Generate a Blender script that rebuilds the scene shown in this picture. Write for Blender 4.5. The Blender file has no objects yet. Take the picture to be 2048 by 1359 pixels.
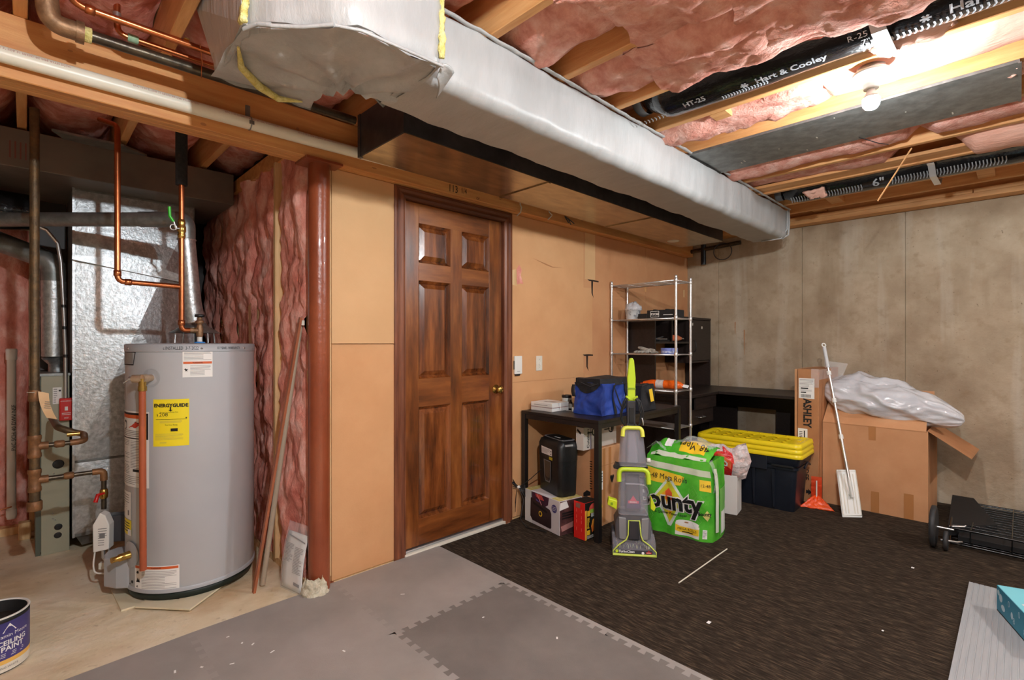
import bpy, math, random
from mathutils import Vector, Matrix, noise
R = math.radians; PI = math.pi
random.seed(7)
C = bpy.context.scene.collection
SC = bpy.context.scene

# ------------------------------------------------------------------ camera, world, lamps, exposure
cam = bpy.data.cameras.new('camera'); cam_o = bpy.data.objects.new('camera', cam); C.objects.link(cam_o)
cam.sensor_width = 36; cam.lens = 995/2048*36; cam.shift_y = 5.5/2048
cam_o.location = (0, 0, 1.27); cam_o.rotation_euler = (R(90), 0, R(-44.4)); cam.clip_start = .02
SC.camera = cam_o
w = bpy.data.worlds.new('world'); SC.world = w; w.use_nodes = True
w.node_tree.nodes['Background'].inputs[0].default_value = (.9, .93, 1, 1)
w.node_tree.nodes['Background'].inputs[1].default_value = .05
SC.view_settings.view_transform = 'Standard'; SC.view_settings.look = 'None'
SC.view_settings.exposure = 0.85; SC.view_settings.gamma = 1; SC.view_settings.use_curve_mapping = False
SC.cycles.use_denoising = True; SC.cycles.max_bounces = 8; SC.cycles.diffuse_bounces = 5
SC.cycles.transparent_max_bounces = 12
BULBS = [((2.524, .435, 2.272), 850), ((.29, -.17, 2.30), 2700), ((1.0, -2.3, 2.385), 600), ((3.7, -1.6, 2.385), 1300)]  # last two are unseen rear bulbs added as fill light

# ------------------------------------------------------------------ materials
def lin(c):
    f = lambda v: v/12.92 if v <= .04045 else ((v+.055)/1.055)**2.4
    return tuple(f(v/255) for v in c)+(1,)
MATS = {}
def M(name, c1, c2=None, sc=6, rough=.6, metal=0, bump=0, bsc=None, st=(1, 1, 1), det=4, lo=.35, hi=.65, coat=0, sss=0, trans=0, alpha=1, emit=None, kind='noise', c3=None, spec=.5):
    if name in MATS: return MATS[name]
    m = bpy.data.materials.new(name); m.use_nodes = True; nt = m.node_tree; N = nt.nodes; L = nt.links
    b = N['Principled BSDF']
    b.inputs['Base Color'].default_value = lin(c1); b.inputs['Roughness'].default_value = rough
    b.inputs['Metallic'].default_value = metal; b.inputs['Coat Weight'].default_value = coat
    b.inputs['Transmission Weight'].default_value = trans; b.inputs['Alpha'].default_value = alpha
    b.inputs['Specular IOR Level'].default_value = spec
    if sss: b.inputs['Subsurface Weight'].default_value = sss; b.inputs['Subsurface Radius'].default_value = (.02, .01, .008); b.inputs['Subsurface Scale'].default_value = 1
    if emit: b.inputs['Emission Color'].default_value = emit[0]; b.inputs['Emission Strength'].default_value = emit[1]
    tc = N.new('ShaderNodeTexCoord'); mp = N.new('ShaderNodeMapping'); mp.inputs['Scale'].default_value = st
    L.new(tc.outputs['Object'], mp.inputs['Vector'])
    def tex(kd, s):
        if kd == 'wave':
            t = N.new('ShaderNodeTexWave'); t.inputs['Scale'].default_value = s; t.inputs['Distortion'].default_value = 3; t.inputs['Detail'].default_value = 3; t.inputs['Detail Scale'].default_value = 1.5
            o = t.outputs['Fac']
        elif kd == 'voronoi':
            t = N.new('ShaderNodeTexVoronoi'); t.inputs['Scale'].default_value = s; o = t.outputs['Distance']
        else:
            t = N.new('ShaderNodeTexNoise'); t.inputs['Scale'].default_value = s; t.inputs['Detail'].default_value = det; t.inputs['Roughness'].default_value = .62; o = t.outputs['Fac']
        L.new(mp.outputs['Vector'], t.inputs['Vector']); return o
    if c2:
        o = tex(kind, sc); rp = N.new('ShaderNodeValToRGB'); e = rp.color_ramp.elements
        e[0].position = lo; e[0].color = lin(c1); e[1].position = hi; e[1].color = lin(c2)
        if c3: k = rp.color_ramp.elements.new((lo+hi)/2); k.color = lin(c3)
        L.new(o, rp.inputs[0]); L.new(rp.outputs[0], b.inputs['Base Color'])
    if bump:
        o = tex('noise', bsc or sc*3); bp = N.new('ShaderNodeBump'); bp.inputs['Strength'].default_value = bump; bp.inputs['Distance'].default_value = .01
        L.new(o, bp.inputs['Height']); L.new(bp.outputs[0], b.inputs['Normal'])
    MATS[name] = m; return m

def concrete(name, a, b, c, sc, wall):
    m = M(name, a, b, sc, .85 if wall else .62, bump=.45, bsc=30, st=(1, 1, 1) if wall else (.9, 1.15, 1), det=12, c3=c, lo=.3, hi=.7, spec=.3); nt = m.node_tree; N = nt.nodes; L = nt.links; P = N['Principled BSDF']
    col = P.inputs['Base Color'].links[0].from_socket; tc = N.new('ShaderNodeTexCoord')
    def layer(col, st, s, lo, hi, rgb, k, det=6):
        mp = N.new('ShaderNodeMapping'); mp.inputs['Scale'].default_value = st; mp.inputs['Location'].default_value = (s*.37, s*1.1, s*.7); L.new(tc.outputs['Object'], mp.inputs['Vector'])
        t = N.new('ShaderNodeTexNoise'); t.inputs['Scale'].default_value = s; t.inputs['Detail'].default_value = det; L.new(mp.outputs[0], t.inputs['Vector'])
        r = N.new('ShaderNodeMapRange'); r.inputs['From Min'].default_value = lo; r.inputs['From Max'].default_value = hi; r.inputs['To Max'].default_value = k; L.new(t.outputs['Fac'], r.inputs['Value'])
        x = N.new('ShaderNodeMix'); x.data_type = 'RGBA'; x.inputs[7].default_value = lin(rgb); L.new(r.outputs[0], x.inputs[0]); L.new(col, x.inputs[6]); return x.outputs[2]
    if wall:
        col = layer(col, (1, 1, .1), 5, .56, .74, (206, 198, 184), .55); col = layer(col, (1, 1, .14), 4, .58, .72, (132, 108, 78), .5); col = layer(col, (1, 1, 1), 13, .56, .72, (146, 122, 92), .4, 10); col = layer(col, (1, 1, 1), 60, .68, .74, (92, 76, 56), .6)
    else:
        col = layer(col, (.75, 1.2, 1), 2.6, .55, .75, (176, 122, 72), .5, 10); col = layer(col, (.9, 1.1, 1), 6, .55, .72, (246, 238, 220), .5, 10); col = layer(col, (1, 1, 1), 34, .62, .74, (160, 134, 102), .4, 8); col = layer(col, (.8, 1.2, 1), 1.4, .58, .74, (158, 146, 126), .45, 12)
    L.new(col, P.inputs['Base Color']); return m
WOOD = M('pine', (208, 146, 88), (226, 172, 114), 5, .55, bump=.15, bsc=30, st=(6, .6, 6), kind='noise')
WOODX = M('pine_beam', (200, 132, 74), (224, 166, 104), 4, .5, bump=.12, bsc=30, st=(.5, 6, 6), det=7)
RAWWOOD = M('pine', (208, 146, 88), (226, 172, 114), 5, .55, bump=.15, bsc=30, st=(6, .6, 6), kind='noise')
DRY = M('tan_board', (206, 152, 104), (216, 164, 116), 2.2, .75, bump=.06, bsc=120, det=8)
DRY2 = M('tan_board_dark', (200, 140, 96), (210, 154, 108), 2.6, .75, bump=.08, bsc=100, det=8)
DRY3 = M('tan_board_pale', (212, 166, 118), (220, 176, 128), 1.7, .75, bump=.05, bsc=120, det=8)
STUDM = M('stud_wood', (226, 194, 146), (206, 164, 112), 6, .6, st=(6, 6, .6))
PINK = M('pink_fibreglass', (206, 130, 114), (248, 208, 196), 12, .95, bump=1.0, bsc=55, det=10, c3=(232, 170, 154), spec=.03, lo=.3, hi=.72)
PINKD = M('deep_pink_fibreglass', (198, 112, 98), (250, 206, 194), 10, .95, bump=1.0, bsc=50, st=(1, 1, .55), det=10, c3=(228, 154, 138), spec=.03, lo=.3, hi=.72)
PINKS = M('smooth_pink_fibreglass', (232, 170, 148), (242, 196, 178), 8, .95, bump=.7, bsc=50, det=8, st=(1, .3, 1), spec=.1)
YELF = M('yellow_fibreglass', (214, 196, 110), (240, 228, 160), 40, .95, bump=1, bsc=90, spec=.1)
WRAP = M('grey_vinyl_wrap', (166, 165, 164), (178, 177, 176), 3, .42, bump=.3, bsc=8, st=(4, 1.4, 1.2), det=6)
WRAPB = M('grey_vinyl_wrap_folded', (166, 165, 164), (180, 179, 178), 4, .38, bump=.6, bsc=7, st=(3, 3, .7), det=5)
GALV = M('galvanised_steel', (170, 174, 176), (214, 218, 220), 40, .34, .85, bump=.22, bsc=60, det=8)
GALVD = M('dull_galvanised_steel', (120, 122, 120), (150, 152, 150), 14, .42, .7, bump=.12, bsc=30)
DARKM = M('dark_duct_steel', (66, 66, 70), (84, 84, 88), 9, .4, .6, bump=.05)
DUCTU = M('duct_underside_steel', (150, 134, 108), (184, 164, 132), 5, .24, .85, bump=.08, bsc=14, st=(1, 3, 1))
COPPER = M('copper', (206, 128, 84), (184, 104, 64), 12, .28, .95, bump=.03)
BRASS = M('brass', (212, 176, 96), (182, 142, 72), 14, .26, .95)
BRONZE = M('weathered_bronze', (160, 124, 92), (128, 96, 70), 30, .5, .6, bump=.15)
IRON = M('rusty_black_iron', (92, 74, 54), (122, 94, 62), 22, .5, .55, bump=.25, bsc=80, c3=(104, 84, 60))
IRONB = M('black_iron', (62, 54, 46), (88, 78, 64), 18, .34, .7, bump=.1)
RUST = M('brown_iron_fitting', (120, 84, 56), (148, 104, 66), 25, .5, .4, bump=.2)
PVC = M('cream_pvc', (232, 226, 208), (240, 236, 222), 3, .35)
PVCW = M('white_pvc', (226, 222, 214), None, rough=.4)
BLACK = M('black_plastic', (22, 22, 24), (30, 30, 32), 30, .42)
BLACKM = M('black_matte', (20, 19, 20), (28, 27, 28), 20, .7)
FOAM = M('black_foam', (34, 32, 32), (46, 44, 44), 60, .9, bump=.3)
ESP = M('espresso_laminate', (34, 26, 24), (48, 37, 34), 8, .42, st=(1, 8, 8), bump=.04)
FILM = M('black_duct_film', (18, 18, 20), (28, 28, 30), 8, .16, bump=.6, bsc=16, st=(1, .6, 1), coat=.3)
TANK = M('grey_tank_enamel', (178, 180, 184), (184, 186, 190), 2, .36)
TANKL = M('grey_tank_trim', (170, 172, 176), None, rough=.4)
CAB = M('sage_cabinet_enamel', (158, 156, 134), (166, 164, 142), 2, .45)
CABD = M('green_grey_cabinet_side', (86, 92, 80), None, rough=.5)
RED = M('red_plastic', (208, 34, 28), (196, 28, 24), 6, .35)
WHITE = M('white_paper', (236, 234, 230), None, rough=.6)
WHITEP = M('white_plastic', (236, 234, 228), (230, 228, 222), 3, .35)
OFFW = M('off_white', (226, 220, 206), (218, 210, 194), 20, .6)
INK = M('black_ink', (18, 17, 18), None, rough=.6)
GREYINK = M('grey_ink', (120, 118, 118), None, rough=.7)
ORNG = M('orange_ink', (214, 96, 44), None, rough=.6)
YELL = M('yellow_label', (244, 222, 34), None, rough=.5)
CARD = M('cardboard', (196, 140, 96), (206, 152, 108), 4, .75, bump=.05, bsc=80)
CARDD = M('cardboard_dark', (172, 116, 74), (186, 130, 86), 4, .75, bump=.05, bsc=80)
CARDT = M('brown_parcel_tape', (180, 122, 74), None, rough=.3)
CHROME = M('chrome', (226, 222, 220), (208, 204, 200), 30, .34, .8)
STEEL = M('satin_steel', (196, 196, 198), None, rough=.3, metal=.9)
DOORW = M('stained_door_wood', (72, 36, 16), (158, 96, 46), 3.4, .28, bump=.05, bsc=40, st=(3.4, 3.4, .55), det=7, lo=.32, hi=.68, c3=(122, 66, 28), coat=.4)
DOORP = M('stained_panel_wood', (56, 26, 12), (148, 84, 40), 5, .26, bump=.05, bsc=40, st=(3.4, 3.4, .4), det=8, lo=.32, hi=.68, c3=(108, 56, 24), coat=.4)
DOORR = M('stained_rail_wood', (84, 42, 18), (154, 92, 44), 3.4, .28, bump=.05, bsc=40, st=(.5, 3.4, 3.4), det=7, lo=.32, hi=.68, c3=(124, 68, 30), coat=.4)
CASE = M('stained_casing_wood', (92, 46, 28), (138, 82, 54), 4, .4, bump=.06, bsc=50, st=(8, 8, .5))
CASEH = M('stained_head_casing', (84, 44, 28), (124, 76, 52), 4, .4, bump=.06, bsc=50, st=(.5, 8, 8))
COLP = M('red_oxide_paint', (132, 62, 36), (150, 76, 46), 3, .28, bump=.25, bsc=26, det=8, coat=.25)
CONCW = concrete('concrete_wall', (152, 130, 106), (192, 174, 150), (174, 154, 129), 2.4, True)
CONCS = M('concrete_stain', (150, 128, 98), (160, 140, 110), 5, .9, bump=.3)
CONCL = M('concrete_lime_streak', (198, 190, 174), (186, 174, 152), 5, .9, bump=.2)
CONCF = concrete('concrete_floor', (204, 182, 144), (240, 228, 204), (228, 212, 180), 2.0, False)
CARPET = M('brown_loop_carpet', (42, 35, 30), (112, 94, 76), 95, .95, bump=1.0, bsc=260, st=(1.3, .16, 1), det=8, c3=(66, 56, 47), lo=.3, hi=.72, spec=.05)
MATA = M('grey_eva_foam', (144, 138, 132), (160, 153, 147), 2.5, .7, bump=.1, bsc=220, det=8)
MATB = M('dark_grey_eva_foam', (108, 102, 97), (126, 119, 113), 2.5, .75, bump=.25, bsc=260, det=8)
BLUE = M('blue_nylon', (34, 62, 146), (48, 80, 170), 6, .45, bump=.9, bsc=7)
BLKN = M('black_nylon', (26, 26, 30), (36, 36, 40), 20, .7, bump=.4, bsc=20)
LIME = M('lime_plastic', (188, 214, 42), (196, 220, 60), 4, .3)
GREYP = M('grey_plastic', (104, 102, 106), (96, 94, 98), 5, .4)
GREYD = M('dark_grey_plastic', (62, 60, 64), (56, 54, 58), 5, .4)
SMOKE = M('smoky_clear_plastic', (206, 202, 212), None, rough=.06, alpha=.26)
CLEAR = M('clear_film', (240, 240, 244), (255, 255, 255), 9, .1, bump=.9, bsc=12, alpha=.26)
GREEN = M('green_film', (62, 166, 40), (100, 194, 62), 5, .22, bump=.5, bsc=9)
GREENL = M('pale_green_line', (128, 200, 100), None, rough=.3)
PALEG = M('pale_film', (222, 226, 206), (204, 212, 186), 6, .25, bump=.4, bsc=10)
GOLD = M('golden_yellow_print', (244, 196, 40), (248, 210, 66), 3, .3)
TOTEY = M('yellow_lid_plastic', (240, 208, 18), (246, 218, 36), 4, .35)
TOTEB = M('navy_black_plastic', (22, 26, 36), (30, 34, 44), 6, .4)
PLBAG = M('milky_plastic_bag', (206, 204, 208), (232, 231, 234), 4, .2, bump=.9, bsc=11, st=(1.6, .6, 1.4), det=4, coat=.5, alpha=.9)
ORANGE = M('orange_plastic', (240, 72, 20), (248, 92, 30), 6, .35, bump=.3)
TURQ = M('turquoise_card', (124, 206, 218), (132, 212, 224), 3, .5)
TEAL = M('teal_card', (36, 126, 156), (48, 140, 168), 4, .5)
GREYB = M('grey_grooved_board', (158, 160, 162), (168, 170, 171), 30, .6, st=(.2, 3, 1))
PURP = M('purple_label', (58, 52, 108), (72, 64, 130), 4, .4)
BLUEC = M('blue_cap', (70, 140, 214), None, rough=.4)
LAMPM = M('white_porcelain', (240, 238, 232), None, rough=.3)
DARKBR = M('dark_brown_panel', (46, 32, 26), None, rough=.5)
CONCR = M('unseen_wall_paint', (150, 140, 124), (160, 150, 134), 2, .85)
def EM(i, s):
    return M('lit_bulb_glass_%d' % i, (255, 250, 240), emit=((.90, .965, 1, 1), s))

# ------------------------------------------------------------------ mesh builder
class MB:
    def __init__(s): s.v = []; s.f = []; s.sm = []
    def add(s, vs, fs, smooth=False):
        b = len(s.v); s.v += [tuple(v) for v in vs]; s.f += [tuple(i+b for i in f) for f in fs]; s.sm += [smooth]*len(fs); return s
    def box(s, x0, y0, z0, x1, y1, z1):
        v = [(x, y, z) for z in (z0, z1) for y in (y0, y1) for x in (x0, x1)]
        return s.add(v, [(0, 2, 3, 1), (4, 5, 7, 6), (0, 1, 5, 4), (2, 6, 7, 3), (0, 4, 6, 2), (1, 3, 7, 5)])
    def hexa(s, v):
        return s.add(v, [(0, 2, 3, 1), (4, 5, 7, 6), (0, 1, 5, 4), (2, 6, 7, 3), (0, 4, 6, 2), (1, 3, 7, 5)])
    def bar(s, p, q, a, b, up=(0, 0, 1)):
        p = Vector(p); q = Vector(q); d = (q-p).normalized(); u = Vector(up)
        if abs(d.dot(u)) > .98: u = Vector((1, 0, 0))
        x = d.cross(u).normalized(); y = x.cross(d)
        return s.hexa([c+x*i*a/2+y*j*b/2 for c in (p, q) for j in (-1, 1) for i in (-1, 1)])
    def tube(s, pts, r, n=10, caps=True, closed=False):
        P = [Vector(p) for p in pts]; rr = r if isinstance(r, (list, tuple)) else [r]*len(P)
        vs = []; fs = []; prev = None; m = len(P)
        for i, p in enumerate(P):
            d = (P[(i+1) % m if closed else min(i+1, m-1)]-P[(i-1) % m if closed else max(i-1, 0)])
            d = d.normalized() if d.length else Vector((0, 0, 1))
            if prev is None:
                u = Vector((0, 0, 1)) if abs(d.z) < .9 else Vector((1, 0, 0)); x = d.cross(u).normalized()
            else:
                x = (prev-d*prev.dot(d)).normalized()
            prev = x; y = d.cross(x)
            vs += [p+(x*math.cos(2*PI*k/n)+y*math.sin(2*PI*k/n))*rr[i] for k in range(n)]
        for i in range(m if closed else m-1):
            a = i*n; b2 = ((i+1) % m)*n
            fs += [(a+k, a+(k+1) % n, b2+(k+1) % n, b2+k) for k in range(n)]
        s.add(vs, fs, True)
        if caps and not closed:
            s.add(vs[:n], [tuple(range(n))[::-1]]); s.add(vs[-n:], [tuple(range(n))])
        return s
    def lathe(s, prof, n=32, c=(0, 0, 0), smooth=True, ax='z', a0=0, a1=2*PI):
        full = abs(a1-a0-2*PI) < 1e-6; k = n if full else n+1; vs = []
        for r, z in prof:
            for i in range(k):
                a = a0+(a1-a0)*i/n; p = (r*math.cos(a), r*math.sin(a), z)
                if ax == 'x': p = (p[2], p[0], p[1])
                if ax == 'y': p = (p[0], p[2], p[1])
                vs.append((p[0]+c[0], p[1]+c[1], p[2]+c[2]))
        fs = []
        for j in range(len(prof)-1):
            for i in range(n):
                i2 = (i+1) % k
                fs.append((j*k+i, j*k+i2, (j+1)*k+i2, (j+1)*k+i))
        return s.add(vs, fs, smooth)
    def prism(s, poly, z0, z1, fn=None):
        n = len(poly); fn = fn or (lambda x, y, z: (x, y, z))
        v = [fn(x, y, z0) for x, y in poly]+[fn(x, y, z1) for x, y in poly]
        return s.add(v, [tuple(range(n))[::-1], tuple(range(n, 2*n))]+[(i, (i+1) % n, n+(i+1) % n, n+i) for i in range(n)])
    def grid(s, fn, nu, nv, smooth=True, closeu=False):
        k = nu if closeu else nu+1
        vs = [fn(i/nu, j/nv) for j in range(nv+1) for i in range(k)]
        fs = [(j*k+i, j*k+(i+1) % k, (j+1)*k+(i+1) % k, (j+1)*k+i) for j in range(nv) for i in range(nu)]
        return s.add(vs, fs, smooth)
    def build(s, name, mat, parent=None, bevel=0, W=None, seg=2, sub=0, solid=0, label=None):
        me = bpy.data.meshes.new(name)
        vs = s.v
        if parent is not None:
            r = parent
            while r.parent: r = r.parent
            if W or (W is None and r.get('_w')):
                mi = Matrix.Rotation(-r.rotation_euler.z, 4, 'Z') @ Matrix.Translation(-Vector(r.location))
                vs = [tuple(mi @ Vector(v)) for v in vs]
        me.from_pydata(vs, [], s.f); me.polygons.foreach_set('use_smooth', s.sm); me.update()
        o = bpy.data.objects.new(name, me); C.objects.link(o)
        if mat: me.materials.append(mat)
        if parent is not None: o.parent = parent
        if bevel:
            b = o.modifiers.new('b', 'BEVEL'); b.width = bevel; b.segments = seg; b.limit_method = 'ANGLE'; b.angle_limit = R(40)
        if solid:
            b = o.modifiers.new('s', 'SOLIDIFY'); b.thickness = solid
        if sub:
            b = o.modifiers.new('u', 'SUBSURF'); b.levels = sub; b.render_levels = sub
        if label: o['label'] = label
        return o
def thing(name, label, cat, loc, rz=0, group=None, W=False):
    o = bpy.data.objects.new(name, None); C.objects.link(o); o.location = loc; o.rotation_euler = (0, 0, rz); o.empty_display_size = .05
    o['label'] = label; o['category'] = cat
    if group: o['group'] = group
    if W: o['_w'] = 1
    return o
def tag(o, label, cat, group=None, kind=None):
    o['label'] = label; o['category'] = cat
    if group: o['group'] = group
    if kind: o['kind'] = kind
    return o
def struct(name, label=None, W=True):
    o = bpy.data.objects.new(name, None); C.objects.link(o); o['kind'] = 'structure'; o['_w'] = 1; o.empty_display_size = .05
    if label: o['label'] = label; o['category'] = name.split('_')[0]
    return o
B = lambda *a: MB().box(*a)
class Face:                                     # a flat face: origin, right, up -> points; off lifts along the normal
    def __init__(s, o, u, v): s.o = Vector(o); s.u = Vector(u).normalized(); s.v = Vector(v).normalized(); s.n = s.u.cross(s.v)
    def __call__(s, x, y, off=.0008): return s.o+s.u*x+s.v*y+s.n*off
def rect(F, x0, y0, x1, y1, name, mat, parent, off=.0008, label=None):
    return MB().add([F(x0, y0, off), F(x1, y0, off), F(x1, y1, off), F(x0, y1, off)], [(0, 1, 2, 3)]).build(name, mat, parent, label=label)
def poly(F, pts, name, mat, parent, off=.0008, label=None):
    return MB().add([F(x, y, off) for x, y in pts], [tuple(range(len(pts)))]).build(name, mat, parent, label=label)
def lines(F, x0, y0, x1, y1, n, name, mat, parent, off=.0014, th=.35, seed=1):       # rows of small print too fine to read
    rnd = random.Random(seed); m = MB(); h = (y1-y0)/n
    for i in range(n):
        y = y1-h*(i+.5); xe = x1-(x1-x0)*rnd.choice((0, 0, .05, .3)); t = h*th/2; k = max(1, int((xe-x0)/.03)) if not isinstance(F, Face) else 1
        for q in range(k):
            a = x0+(xe-x0)*q/k; b = x0+(xe-x0)*(q+1)/k; m.add([F(a, y-t, off), F(b, y-t, off), F(b, y+t, off), F(a, y+t, off)], [(0, 1, 2, 3)])
    return m.build(name, mat, parent)
def circ(n, r, cx=0, cy=0, ry=None): return [(cx+r*math.cos(2*PI*i/n), cy+(ry or r)*math.sin(2*PI*i/n)) for i in range(n)]
def text(s, size, F, x, y, mat, parent, bold=0, al='CENTER', off=.0016, ang=0, sx=1, shear=0, name='lettering'):
    cu = bpy.data.curves.new('t', 'FONT'); cu.body = s; cu.size = size; cu.align_x = al; cu.align_y = 'CENTER'; cu.offset = bold; cu.resolution_u = 2; cu.shear = shear
    ob = bpy.data.objects.new('t', cu); me0 = ob.to_mesh(); ca, sa = math.cos(ang), math.sin(ang); m = MB()
    vs = []
    for v in me0.vertices:
        a, b = v.co.x*sx, v.co.y; vs.append(F(x+a*ca-b*sa, y+a*sa+b*ca, off))
    m.add(vs, [tuple(p.vertices) for p in me0.polygons])
    ob.to_mesh_clear(); bpy.data.objects.remove(ob); bpy.data.curves.remove(cu)
    return m.build(name, mat, parent)
def nz(x, y, z=0, o=4): return noise.fractal(Vector((x, y, z)), 1.0, 2.0, o)
def arc(c, r, a0, a1, n, ux, uy):
    c = Vector(c); ux = Vector(ux); uy = Vector(uy)
    return [c+ux*r*math.cos(a0+(a1-a0)*i/n)+uy*r*math.sin(a0+(a1-a0)*i/n) for i in range(n+1)]
def bend(pts, r=.03, n=4):                      # rounds the corners of a pipe run
    P = [Vector(p) for p in pts]; out = [P[0]]
    for i in range(1, len(P)-1):
        a, b, c = P[i-1], P[i], P[i+1]; d1 = (a-b).normalized(); d2 = (c-b).normalized(); k = min(r, (a-b).length*.45, (c-b).length*.45)
        for t in range(n+1):
            t /= n; out.append((b+d1*k)*(1-t)**2+b*2*t*(1-t)+(b+d2*k)*t*t)
    return out+[P[-1]]

# ------------------------------------------------------------------ the room shell
HJ = 2.418; XW = 5.17; YW = 2.54
o = B(-2.4, -3.2, -.1, XW+.3, 4.95, 0).build('floor', CONCF); o['kind'] = 'structure'
cl = struct('ceiling')
B(-2.4, -3.2, HJ+.236, XW+.3, 4.95, HJ+.256).build('subfloor', WOOD, cl)
JX = [-1.62, -1.21, -.8, -.4, -.03, .385, .82, 1.241, 1.662, 2.062, 2.436, 2.87, 3.292, 3.674, 4.085, 4.53, 4.868]
for i, x in enumerate(JX):
    B(x, -3.2, HJ, x+.038, 4.9 if x < 1.2 else 2.9, HJ+.235).build('joist', WOOD, cl, bevel=.003, seg=1)
for x, y, d in ((4.57, 1.02, .04), (4.57, .12, .04), (4.91, 1.2, .03), (4.57, -.9, .04)):
    B(x, y, HJ+.02, 4.868 if x < 4.8 else 5.1, y+.09, HJ+.06).build('blocking', WOOD, cl)
B(2.474, 1.02, HJ, 2.56, 1.1, HJ+.03).build('blocking', RAWWOOD, cl)
B(2.78, -.42, HJ-.01, 2.9, -.36, HJ+.03).build('blocking', RAWWOOD, cl)
B(3.33, -.30, HJ+.01, 3.42, -.22, HJ+.05).build('blocking', RAWWOOD, cl)
B(3.95, -.06, HJ+.01, 4.085, 1.5, HJ+.03).build('nailer_strip', RAWWOOD, cl)
def batt(x0, x1, y0, y1, z, amp, seed, bulge=.06, mat=PINK, lump=5.5, zt=None, ends=True):
    nu, nv = 12, max(6, int(abs(y1-y0)/.035)); zt = zt or z+.12
    def fn(u, v):
        x = x0+(x1-x0)*u; y = y0+(y1-y0)*v; e = max(0., 1-abs(2*u-1)**3)
        ed = min(1, min(v, 1-v)*nv/3) if ends else 1
        n = nz(x*lump, y*lump*.8, seed*3.1, 5); n2 = abs(nz(x*lump*2.3+9, y*lump*2, seed, 4))
        return (x+.012*nz(y*9, x*5, seed+4), y+.02*nz(x*7, y*7, seed+8)*ed, zt+(z-zt)*(.35+.65*e)*(.25+.75*ed)-bulge*e*ed+amp*n-.5*amp*n2)
    return MB().grid(fn, nu, nv).build('insulation_batt', mat, cl)
bays = [(JX[i]+.04, JX[i+1]-.002) for i in range(len(JX)-1)]
for i, (a, b) in enumerate(bays):
    if i in (11,): continue
    if i <= 6:
        batt(a, b, -2.2, 1.2, HJ+.12, .03, i); batt(a, b, 1.18, 4.6, HJ+.13, .03, i+30, mat=PINKD)
    elif i in (7, 8):
        batt(a, b, .7, 2.5, HJ+.07, .05, i, lump=4.2)
        batt(a, b, 1.2, 2.5, HJ+.13, .04, i+20)
    elif i == 9: batt(a, b, -2.2, 2.4, HJ+.16, .03, i)
    elif i == 10: batt(a, b, -1.6, .72, HJ+.03, .012, i, bulge=.02, mat=PINKS, lump=3); batt(a, b, .55, 2.4, HJ+.05, .05, i+3, lump=4.5)
    elif i == 12: batt(a, b, .35, 1.5, HJ+.02, .03, i, bulge=.03, lump=3); batt(a, b, -1.6, .42, HJ+.0, .02, i+1, bulge=.01, lump=2.5)
    elif i == 13: batt(a, b, .5, 1.6, HJ+.05, .02, i, bulge=.03, lump=3); batt(a, b, -1.4, .28, HJ-.0, .02, i+1, bulge=.05, mat=PINKS, lump=2)
    elif i == 14: batt(a, b, -2, 2, HJ+.17, .02, i)
# two blankets that have come loose and hang below the joists
def blanket(x0, x1, y0, y1, z, seed, sag):
    nu, nv = 30, 46
    def fn(u, v, t):
        x = x0+(x1-x0)*u; y = y0+(y1-y0)*v; ed = min(1, (1-v)*5)**.6*min(1, v*6); eu = max(0, 1-abs(2*u-1)**7)
        n = nz(x*3.3, y*3.1, seed, 5); n2 = abs(nz(x*6+3, y*6, seed+2, 4))
        zz = z-sag*eu*ed*(.6+.4*math.sin(v*PI))+.05*n*eu-.035*n2
        wob = .07*nz(x*3, seed, 2)*v
        return (x+.03*nz(y*4, seed, 1), y+wob, zz+(t*(.075*(.4+.6*eu)) if t else 0)+(1-eu)*.02*(0 if t else 1))
    m = MB().grid(lambda u, v: fn(u, v, 0), nu, nv).grid(lambda u, v: fn(1-u, v, 1), nu, nv)
    m.grid(lambda u, v: fn(u, 1, v), nu, 2).grid(lambda u, v: fn(0, 1-u, v), nv, 2).grid(lambda u, v: fn(1, u, v), nv, 2)
    return m.build('insulation_batt', PINK, cl, label='loose pink batt hanging below the joists')
blanket(1.245, 1.70, -.9, 1.03, HJ-.02, 3, .055)
blanket(1.60, 2.06, -.9, .66, HJ-.045, 8, .06)
blanket(1.69, 2.085, -.2, 1.09, HJ-.008, 12, .055)

# header beam over the door wall: three planks face to face
bm = struct('beam'); 
for i in range(3):
    y = 2.463+.0405*i; B(-2.4, y, 2.191, 5.14, y+.0385, 2.417).build('beam_plank', WOODX, bm, bevel=.003, seg=1)
FB = Face((0, 2.463, 2.191), (1, 0, 0), (0, 0, 1))
text('113', .064, FB, 1.90, .032, INK, bm, sx=.8); text('1/4', .05, FB, 1.985, .036, INK, bm, sx=.75); text('cr.', .034, FB, 2.105, .016, INK, bm)
for i, (x, z) in enumerate(((.12, .16), (.55, .02), (1.36, .03), (.95, .12), (2.3, .05), (3.2, .06), (3.9, .1), (4.4, .05), (1.5, .15))):
    poly(FB, circ(10, .008+.004*(i % 3), x, z, .004+.003*(i % 2)), 'knot', CARDD if i % 4 else CARDT, bm)

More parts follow.
